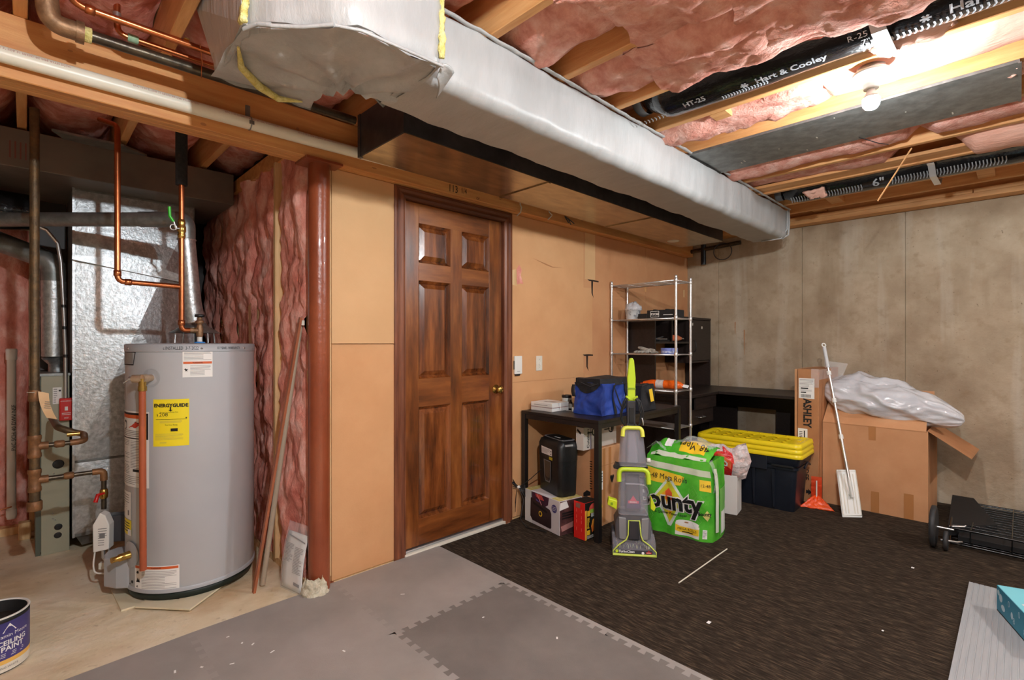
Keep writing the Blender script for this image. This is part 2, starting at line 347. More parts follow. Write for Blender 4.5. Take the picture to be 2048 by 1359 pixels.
# door wall in five tan boards
wl = struct('wall_left')
def board(x0, x1, z0, z1, m, d=.0): B(x0, YW-d, z0, x1, YW+.012, z1).build('wall_board', m, wl, bevel=.0015, seg=1)
board(1.156, 1.534, .012, 1.262, DRY); board(1.156, 1.534, 1.265, 2.19, DRY3, .001)
board(2.482, 3.325, .02, 2.19, DRY); board(3.328, 4.30, .02, 2.19, DRY2); board(4.303, XW, .02, 2.19, DRY2, .001)
for x in (1.17, 1.56, 2.5, 2.93, 3.33, 3.74, 4.2, 4.7, 5.1): B(x-.019, YW+.013, .04, x+.019, YW+.1, 2.19).build('stud', STUDM, wl)
B(1.13, YW+.012, 0, 1.56, YW+.1, .04).build('bottom_plate', STUDM, wl); B(2.46, YW+.012, 0, XW, YW+.1, .04).build('bottom_plate', STUDM, wl)
B(1.128, YW+.004, .04, 1.155, YW+.1, 2.19).build('end_stud', STUDM, wl)
for a, b in ((1.19, 1.54), (2.52, 2.91), (2.95, 3.31), (3.35, 3.72), (3.76, 4.18), (4.22, 4.68)): B(a, YW+.02, .05, b, YW+.09, 2.18).build('insulation_batt', PINKD, wl)
B(1.1, YW+.1, 0, XW, YW+.115, 2.19).build('back_board', DRY2, wl)
FW = Face((0, YW, 0), (1, 0, 0), (0, 0, 1))
poly(FW, [(2.487, 1.79), (2.53, 1.80), (2.535, 1.68), (2.487, 1.685)], 'torn_patch', STUDM, wl, .0012)
poly(FW, [(2.532, 1.80), (2.56, 1.835), (2.585, 1.80), (2.575, 1.76), (2.6, 1.70), (2.57, 1.70), (2.536, 1.69)], 'torn_hole', PINKD, wl, .0016)
for x, z, s in ((3.43, 1.79, 1), (3.36, 1.16, .9)):
    poly(FW, [(x-.03*s, z), (x-.06*s, z+.012), (x+.03, z+.014), (x+.1*s, z+.01), (x+.1*s, z), (x+.02, z), (x+.016, z-.1*s), (x+.028, z-.14*s), (x-.002, z-.1*s), (x-.005, z)], 'torn_slot', DARKBR, wl, .0014)
for x0, x1, z0, z1 in ((3.335, 3.48, 1.8, 2.19), (3.3, 3.44, 1.16, 1.73), (3.34, 3.4, .6, 1.0)): rect(FW, x0, z0, x1, z1, 'patch_tape', DRY3 if z0 > 1.7 else DRY, wl, .0011)
poly(FW, [(2.7, 1.90), (2.85, 1.875), (2.93, 1.86), (3.06, 1.865), (2.93, 1.853), (2.86, 1.862)], 'scratch', CARDD, wl, .0011)
rect(FW, 2.49, .985, 3.2, .988, 'board_seam', CARDD, wl, .0009)
for x, z, m in ((4.29, 1.80, RAWWOOD), (5.08, 1.80, STUDM)): rect(FW, x-.012, z-.04, x+.02, z+.04, 'torn_patch', m, wl, .0016)

# concrete wall with form joints, lime streaks and a doubled sill plate
wr = struct('wall_right')
ys = [YW+.3, 2.20, 1.42, .66, -.2, -1.3, -3.2]
for i in range(6): B(XW+.0015*(i % 2), ys[i+1]+.001, 0, XW+.25, ys[i]-.001, 2.345).build('concrete_panel', CONCW, wr, bevel=.002, seg=1)
B(XW+.012, -3.2, 0, XW+.25, YW+.3, 2.34).build('joint_filler', CONCS, wr)
FR = Face((XW-.0006, 0, 0), (0, -1, 0), (0, 0, 1))
def streak(y, z0, z1, wd, m, seed):
    p = []; n = 9
    for k in range(n+1): p.append((-y-wd*(1-.7*k/n)*(1+.5*noise.noise(Vector((k*.9, seed, 0)))), z1+(z0-z1)*k/n))
    for k in range(n, -1, -1): p.append((-y+wd*(1-.7*k/n)*(1+.5*noise.noise(Vector((k*.9, seed+5, 0)))), z1+(z0-z1)*k/n))
    poly(FR, p, 'stain', m, wr, .0005)
for a in ((1.94, 1.15, 1.4, .005, CARDD, 8), (2.03, 1.36, 1.48, .005, CARDD, 9)): streak(*a)
B(5.045, -3.2, 2.348, XW+.2, YW, 2.386).build('sill_plate', RAWWOOD, wr, bevel=.002, seg=1)
for a, b in ((-3.2, .243), (.247, YW)): B(5.05, a, 2.387, XW+.2, b, HJ).build('sill_plate', RAWWOOD, wr, bevel=.002, seg=1)
B(5.12, -3.2, HJ, XW+.2, YW, HJ+.236).build('rim_joist', WOOD, wr)

# furnace room: pink insulated walls
wb = struct('wall_back')
B(-2.4, 4.82, 0, 1.3, 4.95, 2.66).build('back_board', DARKBR, wb)
B(-2.4, 4.66, 0, 1.2, 4.80, .05).build('bottom_plate', STUDM, wb)
def vbatt(fr, a, b, z0, z1, seed, par, mat=PINKD, amp=.035, bulge=.05, axis='y', d=1):
    def fn(u, v):
        t = a+(b-a)*u; z = z0+(z1-z0)*v; e = max(0, 1-abs(2*u-1)**8); n = nz(t*5, z*3.2, seed, 5); n2 = abs(nz(t*11, z*6, seed+3, 4))
        off = -bulge*e*(1 if v > .01 else .3)-amp*n*1.2+amp*.8*n2
        tt = t+.006*nz(z*3, seed, t)
        return (tt, fr+off, z) if axis == 'x' else (fr+d*off, tt, z)
    MB().grid(fn, 24, 90).build('insulation_batt', mat, par)
for k, (a, b) in enumerate(((-1.6, -.86), (-.82, -.44), (-.40, .02), (.06, .46), (.5, .9))): vbatt(4.74, a, b, .05, 2.42, k*2, wb, axis='x', mat=PINKD)
for x in (-.84, -.42, .04, .48, .92): B(x-.02, 4.70, .05, x+.02, 4.80, 2.42).build('stud', STUDM, wb)
wp = struct('wall_inner')
B(1.13, 2.66, 0, 1.16, 4.9, 2.66).build('back_board', DARKBR, wp)
for y in (2.62, 2.985, 3.40, 3.81, 4.22, 4.63): B(1.02 if y == 2.985 else 1.06, y-.014, .04, 1.125, y+.014, 2.3).build('stud', STUDM, wp)
B(1.035, 2.58, 0, 1.125, 4.8, .04).build('bottom_plate', STUDM, wp); B(1.03, 2.58, 2.3, 1.125, 4.8, 2.38).build('top_plate', WOODX, wp)
for k, (a, b) in enumerate(((2.60, 2.975), (2.99, 3.415), (3.40, 3.82), (3.80, 4.23), (4.21, 4.62))): vbatt(1.06, a, b, .03, 2.31, 40+k*3, wp, amp=.035, bulge=.03)
poly(Face((1.005, 3.35, 0), (0, -1, 0), (0, 0, 1)), [(-.05, 1.5), (.0, 1.52), (.02, 1.2), (.03, 1.0), (.0, .95), (-.03, 1.1)], 'kraft_flap', CARD, wp, 0)
# rear and far-left walls, behind the photographer
o = B(-2.4, -3.3, 0, XW+.3, -3.2, HJ+.25).build('wall_rear', CONCR); o['kind'] = 'structure'
o = B(-2.5, -3.3, 0, -2.4, 4.95, HJ+.25).build('wall_far', CONCR); o['kind'] = 'structure'

# ------------------------------------------------------------------ door
d = struct('door_1')
X0, X1, ZT = 1.603, 2.397, 2.115; YF = YW+.012
sl = MB()
for a in ((X0, 1.708), (1.948, 2.042), (2.279, X1)):
    z0, z1 = (.04, ZT) if a[0] != 1.948 else (.2, 2.0)
    B(a[0], YF, z0, a[1], YF+.035, z1).build('door_stile', DOORW, d, bevel=.002, seg=1)
for z0, z1 in ((.04, .20), (.878, 1.052), (1.648, 1.758), (1.995, ZT)):
    B(1.708, YF+.0006, z0, 2.279, YF+.035, z1).build('door_rail', DOORR, d, bevel=.002, seg=1)
for xa, xb in ((1.708, 1.948), (2.042, 2.279)):
    for za, zb in ((.20, .878), (1.052, 1.648), (1.758, 1.995)):
        m = MB(); yb, yp = YF+.022, YF+.006; q = .012; s = .045
        def ring(i, y): return [(xa+i, y, za+i), (xb-i, y, za+i), (xb-i, y, zb-i), (xa+i, y, zb-i)]
        rs = [ring(0, YF+.001), ring(q, YF+.014), ring(q+.006, yb), ring(s, yp)]
        vs = sum(rs, []); fs = []
        for j in range(3): fs += [(j*4+k, j*4+(k+1) % 4, j*4+4+(k+1) % 4, j*4+4+k) for k in range(4)]
        fs.append((12, 13, 14, 15)); m.add(vs, fs).build('door_panel', DOORP, d)
for z in (1.86, 1.07, .275):
    h = MB().tube([(X0-.003, YF-.004, z-.045), (X0-.003, YF-.004, z+.045)], .006, 8); h.box(X0-.002, YF-.002, z-.045, X0+.012, YF, z+.045).build('hinge', BRASS, d)
kn = MB().lathe([(.0, -.062), (.012, -.062), (.024, -.055), (.028, -.045), (.024, -.034), (.012, -.027), (.011, -.012), (.03, -.008), (.032, 0)], 20, (2.34, YF, .948), ax='y').build('knob', BRASS, d)
for a in ((X0-.016, X0-.001), (X1+.001, X1+.016)): B(a[0], YW-.012, .02, a[1], YW+.11, ZT+.018).build('jamb', CASE, d)
B(X0-.016, YW-.012, ZT+.003, X1+.016, YW+.11, ZT+.018).build('head_jamb', CASEH, d)
B(X0, YF+.036, .02, X1, YF+.05, ZT+.003).build('door_back', DARKBR, d)
B(X0-.01, YW-.02, 0, X1+.01, YW+.1, .022).build('threshold', OFFW, d, bevel=.003); B(X0-.01, YW-.002, .022, X1+.01, YW+.06, .036).build('threshold_strip', STEEL, d, bevel=.004)
t = struct('trim_1')
prof = [(0, 0), (.0, .012), (.012, .018), (.03, .014), (.045, .016), (.052, .010), (.064, .008), (.064, 0)]
xi0, xi1, zi = X0-.008, X1+.008, ZT+.008
def casing(pts, name, m):                       # profile swept between mitred ends; pts: (inner, outer) at each end
    b = MB(); n = len(prof); vs = []
    for (ix, iz), (ox, oz) in pts:
        for a, h in prof: k = a/.064; vs.append((ix+(ox-ix)*k, YW-h, iz+(oz-iz)*k))
    b.add(vs, [(i, (i+1) % n, n+(i+1) % n, n+i) for i in range(n)]+[tuple(range(n))[::-1], tuple(range(n, 2*n))]).build(name, m, t)
w6 = .066
casing([((xi0, .0), (xi0-w6, .0)), ((xi0, zi), (xi0-w6, zi+w6))], 'side_casing', CASE)
casing([((xi1, .0), (xi1+w6+.012, .0)), ((xi1, zi), (xi1+w6+.012, zi+w6))], 'side_casing', CASE)
casing([((xi0, zi), (xi0-w6, zi+w6)), ((xi1, zi), (xi1+w6+.012, zi+w6))], 'head_casing', CASEH)

# steel column under the beam
co = struct('column')
MB().lathe([(.0535, .0), (.0535, 2.178)], 28, (1.078, 2.515, 0)).build('post', COLP, co)
B(.985, 2.44, 2.178, 1.172, 2.59, 2.19).build('cap_plate', COLP, co)
B(.99, 2.455, 0, 1.165, 2.58, .01).build('base_plate', COLP, co)
MB().grid(lambda u, v: (1.05+math.cos(PI*.9+u*PI*.9)*(.075-.03*v)*(1+.18*nz(u*6, v*5, 1)), 2.50+math.sin(PI*.9+u*PI*.9)*(.075-.03*v)*(1+.18*nz(u*6, v*5, 2)), .0+.12*v*(.7+.5*abs(nz(u*5, 2, 2)))), 18, 8, smooth=False).build('plaster_crust', M('crumbly_plaster', (196, 184, 156), (226, 218, 196), 40, .9, bump=.8), co)

# ------------------------------------------------------------------ floor coverings
def dove(p, q, side, n=10):                      # dovetail teeth along a seam
    p = Vector(p); q = Vector(q); d = (q-p)/n; nn = Vector((-d.y, d.x)).normalized()*.026*side; out = []
    for i in range(n):
        a = p+d*i
        out += [a+d*.04, a+d*.30, a+d*.22+nn, a+d*.74+nn, a+d*.66] if True else []
    return out
gx = [-.12, .525, 1.167, 1.812]; gy = [2.522, 1.878, 1.236, .6]
VS = {(i, j): dove((gx[i], gy[j]), (gx[i], gy[j+1]), -1) for i in range(4) for j in range(3)}
HS = {(i, j): dove((gx[i], gy[j]), (gx[i+1], gy[j]), 1) for i in range(3) for j in range(4)}
lab = {(2, 0): 'pale grey foam floor tile in front of the door', (1, 0): 'grey foam floor tile at the foot of the steel column', (0, 0): 'grey foam floor tile nearest the paint can', (2, 1): 'darker grey textured foam tile second from the door along the carpet', (1, 1): 'grey foam tile diagonal to the door with its corner at the dark tile', (2, 2): 'dark grey foam tile third from the door along the carpet'}
for (i, j), lb in lab.items():
    P = []
    top = [Vector((gx[i], gy[j])), Vector((gx[i+1], gy[j]))] if j == 0 else [Vector((gx[i], gy[j]))]+HS[i, j]+[Vector((gx[i+1], gy[j]))]
    P += top
    P += [Vector(v) for v in VS[i+1, j]]+[Vector((gx[i+1], gy[j+1]))]
    P += HS[i, j+1][::-1]+[Vector((gx[i], gy[j+1]))]
    if i > 0: P += VS[i, j][::-1]
    P = [p+Vector((0, -.032*(p.x < .6)*(.6-p.x)*1.6)) if (j == 0 and p.y > 2.5) else p for p in P]
    dk = (i, j) in ((2, 1), (2, 2)); cx = (gx[i]+gx[i+1])/2; cy = (gy[j]+gy[j+1])/2
    o = MB().prism([(p.x-cx, p.y-cy) for p in P], 0, .0115 if dk else .0125).build('foam_floor_tile', MATB if dk else MATA); o.location = (cx, cy, 0)
    tag(o, lb, 'floor tile', 'interlocking foam floor tiles')
P = [Vector((gx[3]+.022, gy[0])), Vector((gx[3]+.026, gy[3]-.1)), Vector((gx[3], gy[3]-.1))]+sum([VS[3, j][::-1] for j in (2, 1, 0)], [])+[Vector((gx[3], gy[0]))]
o = MB().prism([(p.x-gx[3], p.y-1.5) for p in P], 0, .012).build('edge_strip', MATA); o.location = (gx[3], 1.5, 0); tag(o, 'narrow grey toothed foam border between the floor tiles and brown carpet', 'floor tile')
o = MB().prism([(1.842-3.5, .4+.65), (1.832-3.5, 2.52), (2.38-3.5, 2.516), (2.39-3.5, 2.505), (2.45-3.5, 2.505), (2.46-3.5, 2.535), (XW-3.5-.002, 2.535), (XW-3.5-.002, -3.1), (1.85-3.5, -3.1)], .0, .009).build('carpet', CARPET); o.location = (3.5, 0, 0)
tag(o, 'dark brown low pile carpet covering the floor in front of the concrete wall', 'carpet')

# ------------------------------------------------------------------ bare bulbs on porcelain lampholders, the rear two added as fill
for i, ((x, y, z), st) in enumerate(BULBS):
    zb = HJ if z < 2.35 else z+.146; t = thing('ceiling_lamp', ['white lampholder with a lit bare bulb between duct and steel panel', 'white bare bulb lampholder on the joist above the foam tiles', 'white bare bulb lampholder added as fill at the unseen rear left', 'white bare bulb lampholder added as fill at the unseen rear right'][i], 'lamp', (x, y, zb))
    dz = z-zb
    MB().lathe([(0, 0), (.05, 0), (.05, -.022), (0, -.022)], 24).build('junction_box', GALVD, t)
    MB().lathe([(.0, -.0225), (.066, -.0225), (.068, -.03), (.06, -.038), (.034, -.046), (.028, -.075), (.027, -.09), (0, -.09)], 32).build('lampholder', LAMPM, t)
    MB().tube([(.03, .02, -.045), (.031, .022, -.10), (.034, .02, -.13)], .0012, 6).build('pull_chain', STEEL, t)
    b = MB().lathe([(.030, dz+.016), (.0315, dz+.004), (.0295, dz-.012), (.0205, dz-.025), (.008, dz-.0305), (0, dz-.031)], 28).build('bulb', EM(i, st), t); MB().lathe([(.0135, -.09), (.016, -.102), (.0225, dz+.034), (.0302, dz+.0165), (.0, dz+.0165)], 28).build('bulb_housing', LAMPM, b)
    MB().lathe([(.0138, -.088), (.0145, -.096), (.0138, -.104)], 16).build('bulb_collar', STEEL, b)

# ------------------------------------------------------------------ grey insulated duct along the ceiling
t = thing('insulated_duct', 'long grey vinyl wrapped insulated duct hung below the joists', 'duct', (2.8, 1.55, 2.17), W=True)
def xsec(k, n=36):                               # rounded cross-section: y 1.40-1.70, z 2.175-2.415
    P = []; y0, y1, z0, z1 = 1.398, 1.702, 2.172, 2.415
    for cx, cy, r, a in ((y0+.06, z0+.05, .055, PI), (y1-.02, z0+.02, .02, 1.5*PI), (y1-.02, z1-.02, .02, 0), (y0+.02, z1-.02, .02, .5*PI)):
        for i in range(10): P.append((cx+r*math.cos(a+i/9*PI/2), cy+r*math.sin(a+i/9*PI/2)))
    return P
XS = xsec(0); n = len(XS); xa, xb = .955, 4.70; nx = 150; vs = []
for i in range(nx+1):
    x = xa+(xb-xa)*i/nx; e = min(1, (xb-x)*6+.25)
    for j, (y, z) in enumerate(XS):
        p = .012*nz(x*1.6, y*4+z*5, 1, 2)*e+.006*nz(x*7, y*6+z*9, 3, 3)*e-.006*math.sin(x*5.1)**2
        cyy, czz = y-1.55, z-2.29; L = math.hypot(cyy, czz)
        vs.append((x, y+cyy/L*p, z+czz/L*p))
fs = [(i*n+j, i*n+(j+1) % n, (i+1)*n+(j+1) % n, (i+1)*n+j) for i in range(nx) for j in range(n)]
fs.append(tuple(nx*n+j for j in range(n)))
MB().add(vs, fs, True).build('duct_wrap', WRAP, t)
def lip(v, u): return (xa+(4.71-xa)*u, 1.392-.014*v+.004*nz(u*60, v, 3), 2.408+.006*v+.004*nz(u*50, 4, 7))
MB().grid(lip, 160, 2).build('stapled_seam', WRAPB, t, solid=.004) if False else MB().grid(lambda u, v: lip(v, u), 160, 2).build('stapled_seam', WRAPB, t, solid=.004)
MB().tube([(4.66, 1.392, 2.40), (4.66, 1.395, 2.24), (4.655, 1.44, 2.168), (4.65, 1.6, 2.165)], .006, 8).build('wrap_joint', WRAPB, t)
MB().tube([(4.703, 1.395, 2.415), (4.706, 1.393, 2.30), (4.703, 1.398, 2.20), (4.70, 1.45, 2.175)], .009, 8).build('end_hem', WRAPB, t)
# folded end box on the left of the run
def hp(x, y, z): return (x, y, z)
F0 = [(.457, 1.905), (.457, 1.56), (.50, 1.49), (.63, 1.355), (.68, 1.325), (.975, 1.325), (.985, 1.40), (.99, 1.711), (.93, 1.675), (.865, 1.66), (.807, 1.675), (.77, 1.75), (.765, 1.83), (.79, 1.925)]
m = MB(); Q = []
for i in range(len(F0)):
    a = F0[i]; b = F0[(i+1) % len(F0)]; L = math.hypot(b[0]-a[0], b[1]-a[1]); k = max(1, int(L/.022))
    for q in range(k): Q.append((a[0]+(b[0]-a[0])*q/k, a[1]+(b[1]-a[1])*q/k))
n = len(Q); vs = []; H = 14
for j in range(H+1):
    v = j/H
    for i, (x, y) in enumerate(Q):
        tuck = .018*(1-min(1, v*5))**2 if y < 1.6 else .008*(1-min(1, v*5))**2
        f = .010*math.sin(x*105+y*95+2*nz(x*4, y*4, 2))*(1 if x < .66 and y < 1.7 else .25)*(.25+.75*v)+.010*nz(x*6, y*6, v*2, 3)
        cx, cy = x-.73, y-1.6; L = math.hypot(cx, cy) or 1
        vs.append((x+cx/L*(f-tuck), y+cy/L*(f-tuck), 2.168+(2.435-2.168)*v-.01*(1-v)*nz(x*8, y*8, 4)))
fs = [(j*n+i, j*n+(i+1) % n, (j+1)*n+(i+1) % n, (j+1)*n+i) for j in range(H) for i in range(n)]
m.add(vs, fs, True)
m.build('end_wrap', WRAPB, t)
# underside of the end box: gathered cloth
import mathutils.geometry as MG
m = MB(); nu, nv = 34, 34; x0, x1, y0, y1 = .45, 1.0, 1.32, 1.93
def inside(x, y, P=F0):
    c = False
    for i in range(len(P)):
        a, b = P[i], P[i-1]
        if (a[1] > y) != (b[1] > y) and x < (b[0]-a[0])*(y-a[1])/(b[1]-a[1])+a[0]: c = not c
    return c
vs = []; idx = {}
def bz(x, y):
    dx, dy = x-.815, y-1.68; a = math.atan2(dy, dx); r = math.hypot(dx, dy)
    return 2.172-.02*math.exp(-((x-.68)**2+(y-1.55)**2)/.02)+.022*math.sin(a*9+1.5*nz(x*4, y*4, 1))*min(1, .08/(r+.03))*1.4+.012*nz(x*5, y*5, 6)
ring = [(x, y) for x, y in Q]; pts = [Vector((x, y)) for x, y in ring]; k0 = len(pts)
for i in range(1, 30):
    for j in range(1, 32):
        x = x0+(x1-x0)*i/30; y = y0+(y1-y0)*j/32
        if inside(x, y) and min((x-a)**2+(y-b)**2 for a, b in ring) > .013**2: pts.append(Vector((x, y)))
vv, ee, ff, *_ = MG.delaunay_2d_cdt(pts, [(i, (i+1) % k0) for i in range(k0)], [], 1, 1e-6)
m.add([(p.x+(-.01 if p.x < .5 else .0), p.y, bz(p.x, p.y)) for p in vv], [tuple(f)[::-1] for f in ff], True)
m.build('end_wrap_underside', WRAPB, t)
MB().hexa([(.44, 1.545, 2.178), (.455, 1.545, 2.178), (.466, 1.895, 2.168), (.48, 1.895, 2.168), (.43, 1.545, 2.44), (.45, 1.545, 2.44), (.43, 2.02, 2.44), (.45, 2.02, 2.44)]).build('end_sheet', WRAPB, t)
MB().grid(lambda u, v: (.445+.012*nz(u*7, 1, 2)-.008, 1.535+.022*v+.008*nz(u*11, v, 4), 2.175+.26*u), 26, 3).build('exposed_insulation', YELF, t, solid=.018)
MB().tube([(.463, 1.66, 2.165), (.50, 1.76, 2.158), (.58, 1.84, 2.155), (.66, 1.89, 2.158), (.735, 1.86, 2.162)], [.004, .011, .014, .012, .003], 8).build('exposed_insulation', YELF, t)
MB().grid(lambda u, v: (.968+.016*v, 1.332-.01*v+.01*nz(u*9, 2, v), 2.20+.2*u), 16, 2).build('exposed_insulation', YELF, t, solid=.012)
MB().tube([(.50, 1.485, 2.168), (.565, 1.425, 2.166), (.625, 1.36, 2.17)], .006, 6).tube([(.63, 1.36, 2.17), (.69, 1.322, 2.165), (.85, 1.318, 2.168), (.975, 1.318, 2.172)], .005, 6).tube([(.45, 1.56, 2.17), (.47, 1.51, 2.172), (.50, 1.485, 2.17)], .007, 6).build('gathered_seam', WRAPB, t)
MB().bar((.80, 1.318, 2.33), (.80, 1.318, 2.43), .012, .004).build('hanger_strap', STEEL, t)
MB().grid(lambda u, v: (.98+.05*u+.02*u*v, 1.33-.012*math.sin(u*PI)+.1*u*v+.03*v, 2.19-.035*v-.01*u), 8, 8).build('loose_flap', WRAPB, t, solid=.004)

# bare steel branch duct tight behind it
t = thing('branch_duct', 'bare dark steel duct with a reflective underside between pipe and grey duct', 'duct', (3.0, 2.05, 2.19), W=True)
XA, XB, YA, YB, ZB, ZC = 1.19, 4.53, 1.89, 2.30, 2.19, 2.40
B(XA, YA, ZB+.004, XB, YA+.004, ZC).build('side_sheet', DARKM, t); B(XA, YB-.004, ZB+.004, XB, YB, ZC).build('side_sheet', DARKM, t)
for a, b in ((XA, 2.15), (2.153, 3.3), (3.303, XB)): B(a, YA, ZB, b, YB, ZB+.0035).build('bottom_sheet', DUCTU, t)
B(XA, YA, ZC-.003, XB, YB, ZC).build('top_sheet', DARKM, t)
B(XA-.004, YA+.001, ZB+.002, XA, YB-.001, ZC-.001).build('end_cap', DARKM, t); B(XB, YA+.001, ZB+.002, XB+.004, YB-.001, ZC-.001).build('end_cap', DARKM, t)
B(XA-.008, YB-.02, ZB-.002, XA+.01, YB+.004, ZC).build('cap_flange', DARKM, t)
for x in (2.15, 3.3): MB().bar((x, YA-.002, ZB-.003), (x, YB, ZB-.003), .022, .006).build('drive_cleat', DUCTU, t)
MB().lathe([(0, -.004), (.05, -.003), (.055, .0)], 20, (4.2, 2.2, ZB-.0)).build('tape_patch', OFFW, t)
text('M/v.', .06, Face((1.62, YA-.0005, ZB+.11), (1, 0, 0), (0, 0, 1)), 0, 0, INK, t)
# cream drain pipe along the beam
t = thing('drain_pipe', 'cream plastic drain pipe strapped along the front of the beam', 'pipe', (1.4, 2.43, 2.25), W=True)
ZP = lambda x: 2.2535+max(0, x)*.0062+max(0, x-1.0)*.014; MB().tube([(x, 2.43, ZP(x)) for x in (-2.3, 0, .5, 1, 1.4, 1.8, 2.3, 3.0, 4.4)], .0275, 20).build('pipe', PVC, t)
FP = lambda x, y, off: (.0+x, 2.43-math.sin(R(62)+y/.028)*(.0275+off), ZP(x)+math.cos(R(62)+y/.028)*(.0275+off))
rnd = random.Random(3)
for k, x in enumerate((-.1, .3, .62, .93, 1.24)):
    text('PVC 1120 2" SDR 21 PRESSURE PIPE ASTM D2241', .014, lambda a, b, off: FP(a, b, off), x, 0, M('pink_print', (186, 138, 128), None, rough=.6), t, al='LEFT', off=.0006, sx=.75)
for x in (.725, 2.235): MB().tube(arc((x, 2.43, ZP(x)), .0295, -.3*PI, .85*PI+.35*PI, 14, (0, -1, 0), (0, 0, -1)), .0025, 6).bar((x, 2.459, 2.255), (x, 2.461, 2.35), .02, .003, (0, 1, 0)).bar((x-.0, 2.401, 2.246), (x, 2.402, 2.262), .02, .003, (0, 1, 0)).build('pipe_strap', GALVD if x < 1 else PVCW, t)
# little hooks and wires on the beam
for k, (x, z0, z1, m, dx) in enumerate(((2.47, 2.262, 2.15, PVCW, -.02), (2.77, 2.265, 2.18, PVCW, .004))):
    o = MB().tube([(0, 0, 0), (dx*.2, -.004, -.03), (dx+.02, -.012, -.05), (dx+.02, -.004, z1-z0+.03), (dx-.012, .0, z1-z0)], .004, 6).build('cable_tail', m)
    o.location = (x, 2.44, z0); tag(o, ['bent white cable tail hanging from the beam by the door corner', 'straight short white cable tail hanging from the beam past the door'][k], 'cable')
o = MB().tube([(0, 0, 0), (.02, -.02, -.02), (.05, -.02, -.06)], .004, 6).tube([(0, 0, 0), (.0, -.02, -.03), (.02, -.02, -.05)], .004, 6).tube([(.01, -.01, -.01), (.05, -.02, -.03), (.09, -.02, -.045)], .004, 6).build('wire_bundle', GREYD); o.location = (2.98, 2.46, 2.245); tag(o, 'splayed grey wire ends poking out of the beam', 'cable')

# pipes at the top left, in front of the beam
t = thing('steel_drain_pipe', 'dark steel pipe with a brown elbow above the cream pipe', 'pipe', (.3, 2.27, 2.335), W=True)
MB().tube([(.15, 2.27, 2.34), (1.15, 2.27, 2.352)], .0195, 16).build('pipe', IRONB, t)
MB().tube(bend([(.142, 2.27, 2.34), (.06, 2.27, 2.34), (.05, 2.26, 2.43)], .065, 8), .031, 18).lathe([(.036, -.01), (.036, .012)], 18, (.135, 2.27, 2.34), ax='x').build('elbow', BRONZE, t)
MB().tube([(.051, 2.26, 2.415), (.04, 2.25, 2.60)], .032, 16).build('riser', IRONB, t)
MB().lathe([(.025, -.01), (.025, .01)], 16, (.157, 2.27, 2.34), ax='x').build('flux_ring', YELF, t)
MB().tube(arc((.50, 2.27, 2.345), .023, 0, 2*PI, 14, (.2, 1, 0), (0, 0, 1)), .002, 5).tube([(.50, 2.25, 2.36), (.48, 2.2, 2.415)], .002, 5).build('wire_hanger', COPPER, t)
t = thing('copper_pipe', 'upper copper pipe running below the joists beside the grey duct', 'pipe', (.35, 2.22, 2.405), W=True)
MB().tube(bend([(.105, 2.22, 2.60), (.105, 2.22, 2.405), (.62, 2.22, 2.407)], .05, 6), .0125, 14).build('pipe', COPPER, t)
MB().lathe([(.014, 0), (.016, .002), (.016, .026), (.014, .028)], 14, (.145, 2.22, 2.405), ax='x').build('fitting', COPPER, t); B(.43, 2.20, 2.415, .446, 2.235, 2.42).build('pipe_clip', BRASS, t)
t = thing('copper_pipe', 'lower copper pipe with a green stained solder joint near the beam', 'pipe', (.35, 2.30, 2.40), W=True)
MB().tube(bend([(.24, 2.30, 2.60), (.24, 2.30, 2.395), (.72, 2.30, 2.398)], .035, 6), .0105, 12).build('pipe', COPPER, t)
MB().lathe([(.012, 0), (.0145, .003), (.0145, .03), (.012, .033)], 12, (.27, 2.30, 2.395), ax='x').build('solder_joint', M('verdigris', (136, 178, 138), (180, 200, 170), 40, .7), t)
MB().lathe([(.0125, .0), (.0125, .03)], 12, (.24, 2.30, 2.44)).build('fitting', STEEL, t)

# black flexible ducts in the joist bays
def flex(name, label, X, r, Z, y0, y1, squash, tx):
    t = thing('flexible_duct', label, 'duct', (X, (y0+y1)/2, Z-r), W=True)
    n = 40; nx = 110; vs = []
    for i in range(nx+1):
        y = y1+(y0-y1)*i/nx; k = min(1, .55+i/9)
        for j in range(n):
            a = 2*PI*j/n; q = r*k*(1+.03*nz(y*3, math.cos(a)*2, math.sin(a)*2+r)+.012*nz(y*14, a, r))
            vs.append((X+q*math.cos(a), y, Z+q*math.sin(a)*squash))
    MB().add(vs, [(i*n+j, (i+1)*n+j, (i+1)*n+(j+1) % n, i*n+(j+1) % n) for i in range(nx) for j in range(n)]+[tuple(range(n))], True).build('film_sleeve', FILM, t)
    MB().lathe([(r*.6, 0), (r*.62, .04), (r*.56, .05)], 24, (X, y1, Z), ax='y').build('end_tape', M('grey_tape', (86, 88, 92), None, rough=.35), t)
    def fn(a0):                                   # x runs along -Y, y climbs the side nearer the photographer
        return lambda a, b, off: (X+(r*1.025+off)*math.cos(a0-b/r), -a, Z+(r*1.025+off)*math.sin(a0-b/r)*squash)
    return t, fn
t, fn = flex('flexible_duct', 'thick black printed flexible duct in the joist bay by the bulb', 2.268, .158, 2.535, -1.6, 1.33, .93, 0)
SIL = M('silver_print', (176, 180, 186), None, rough=.35)
g = fn(R(258))
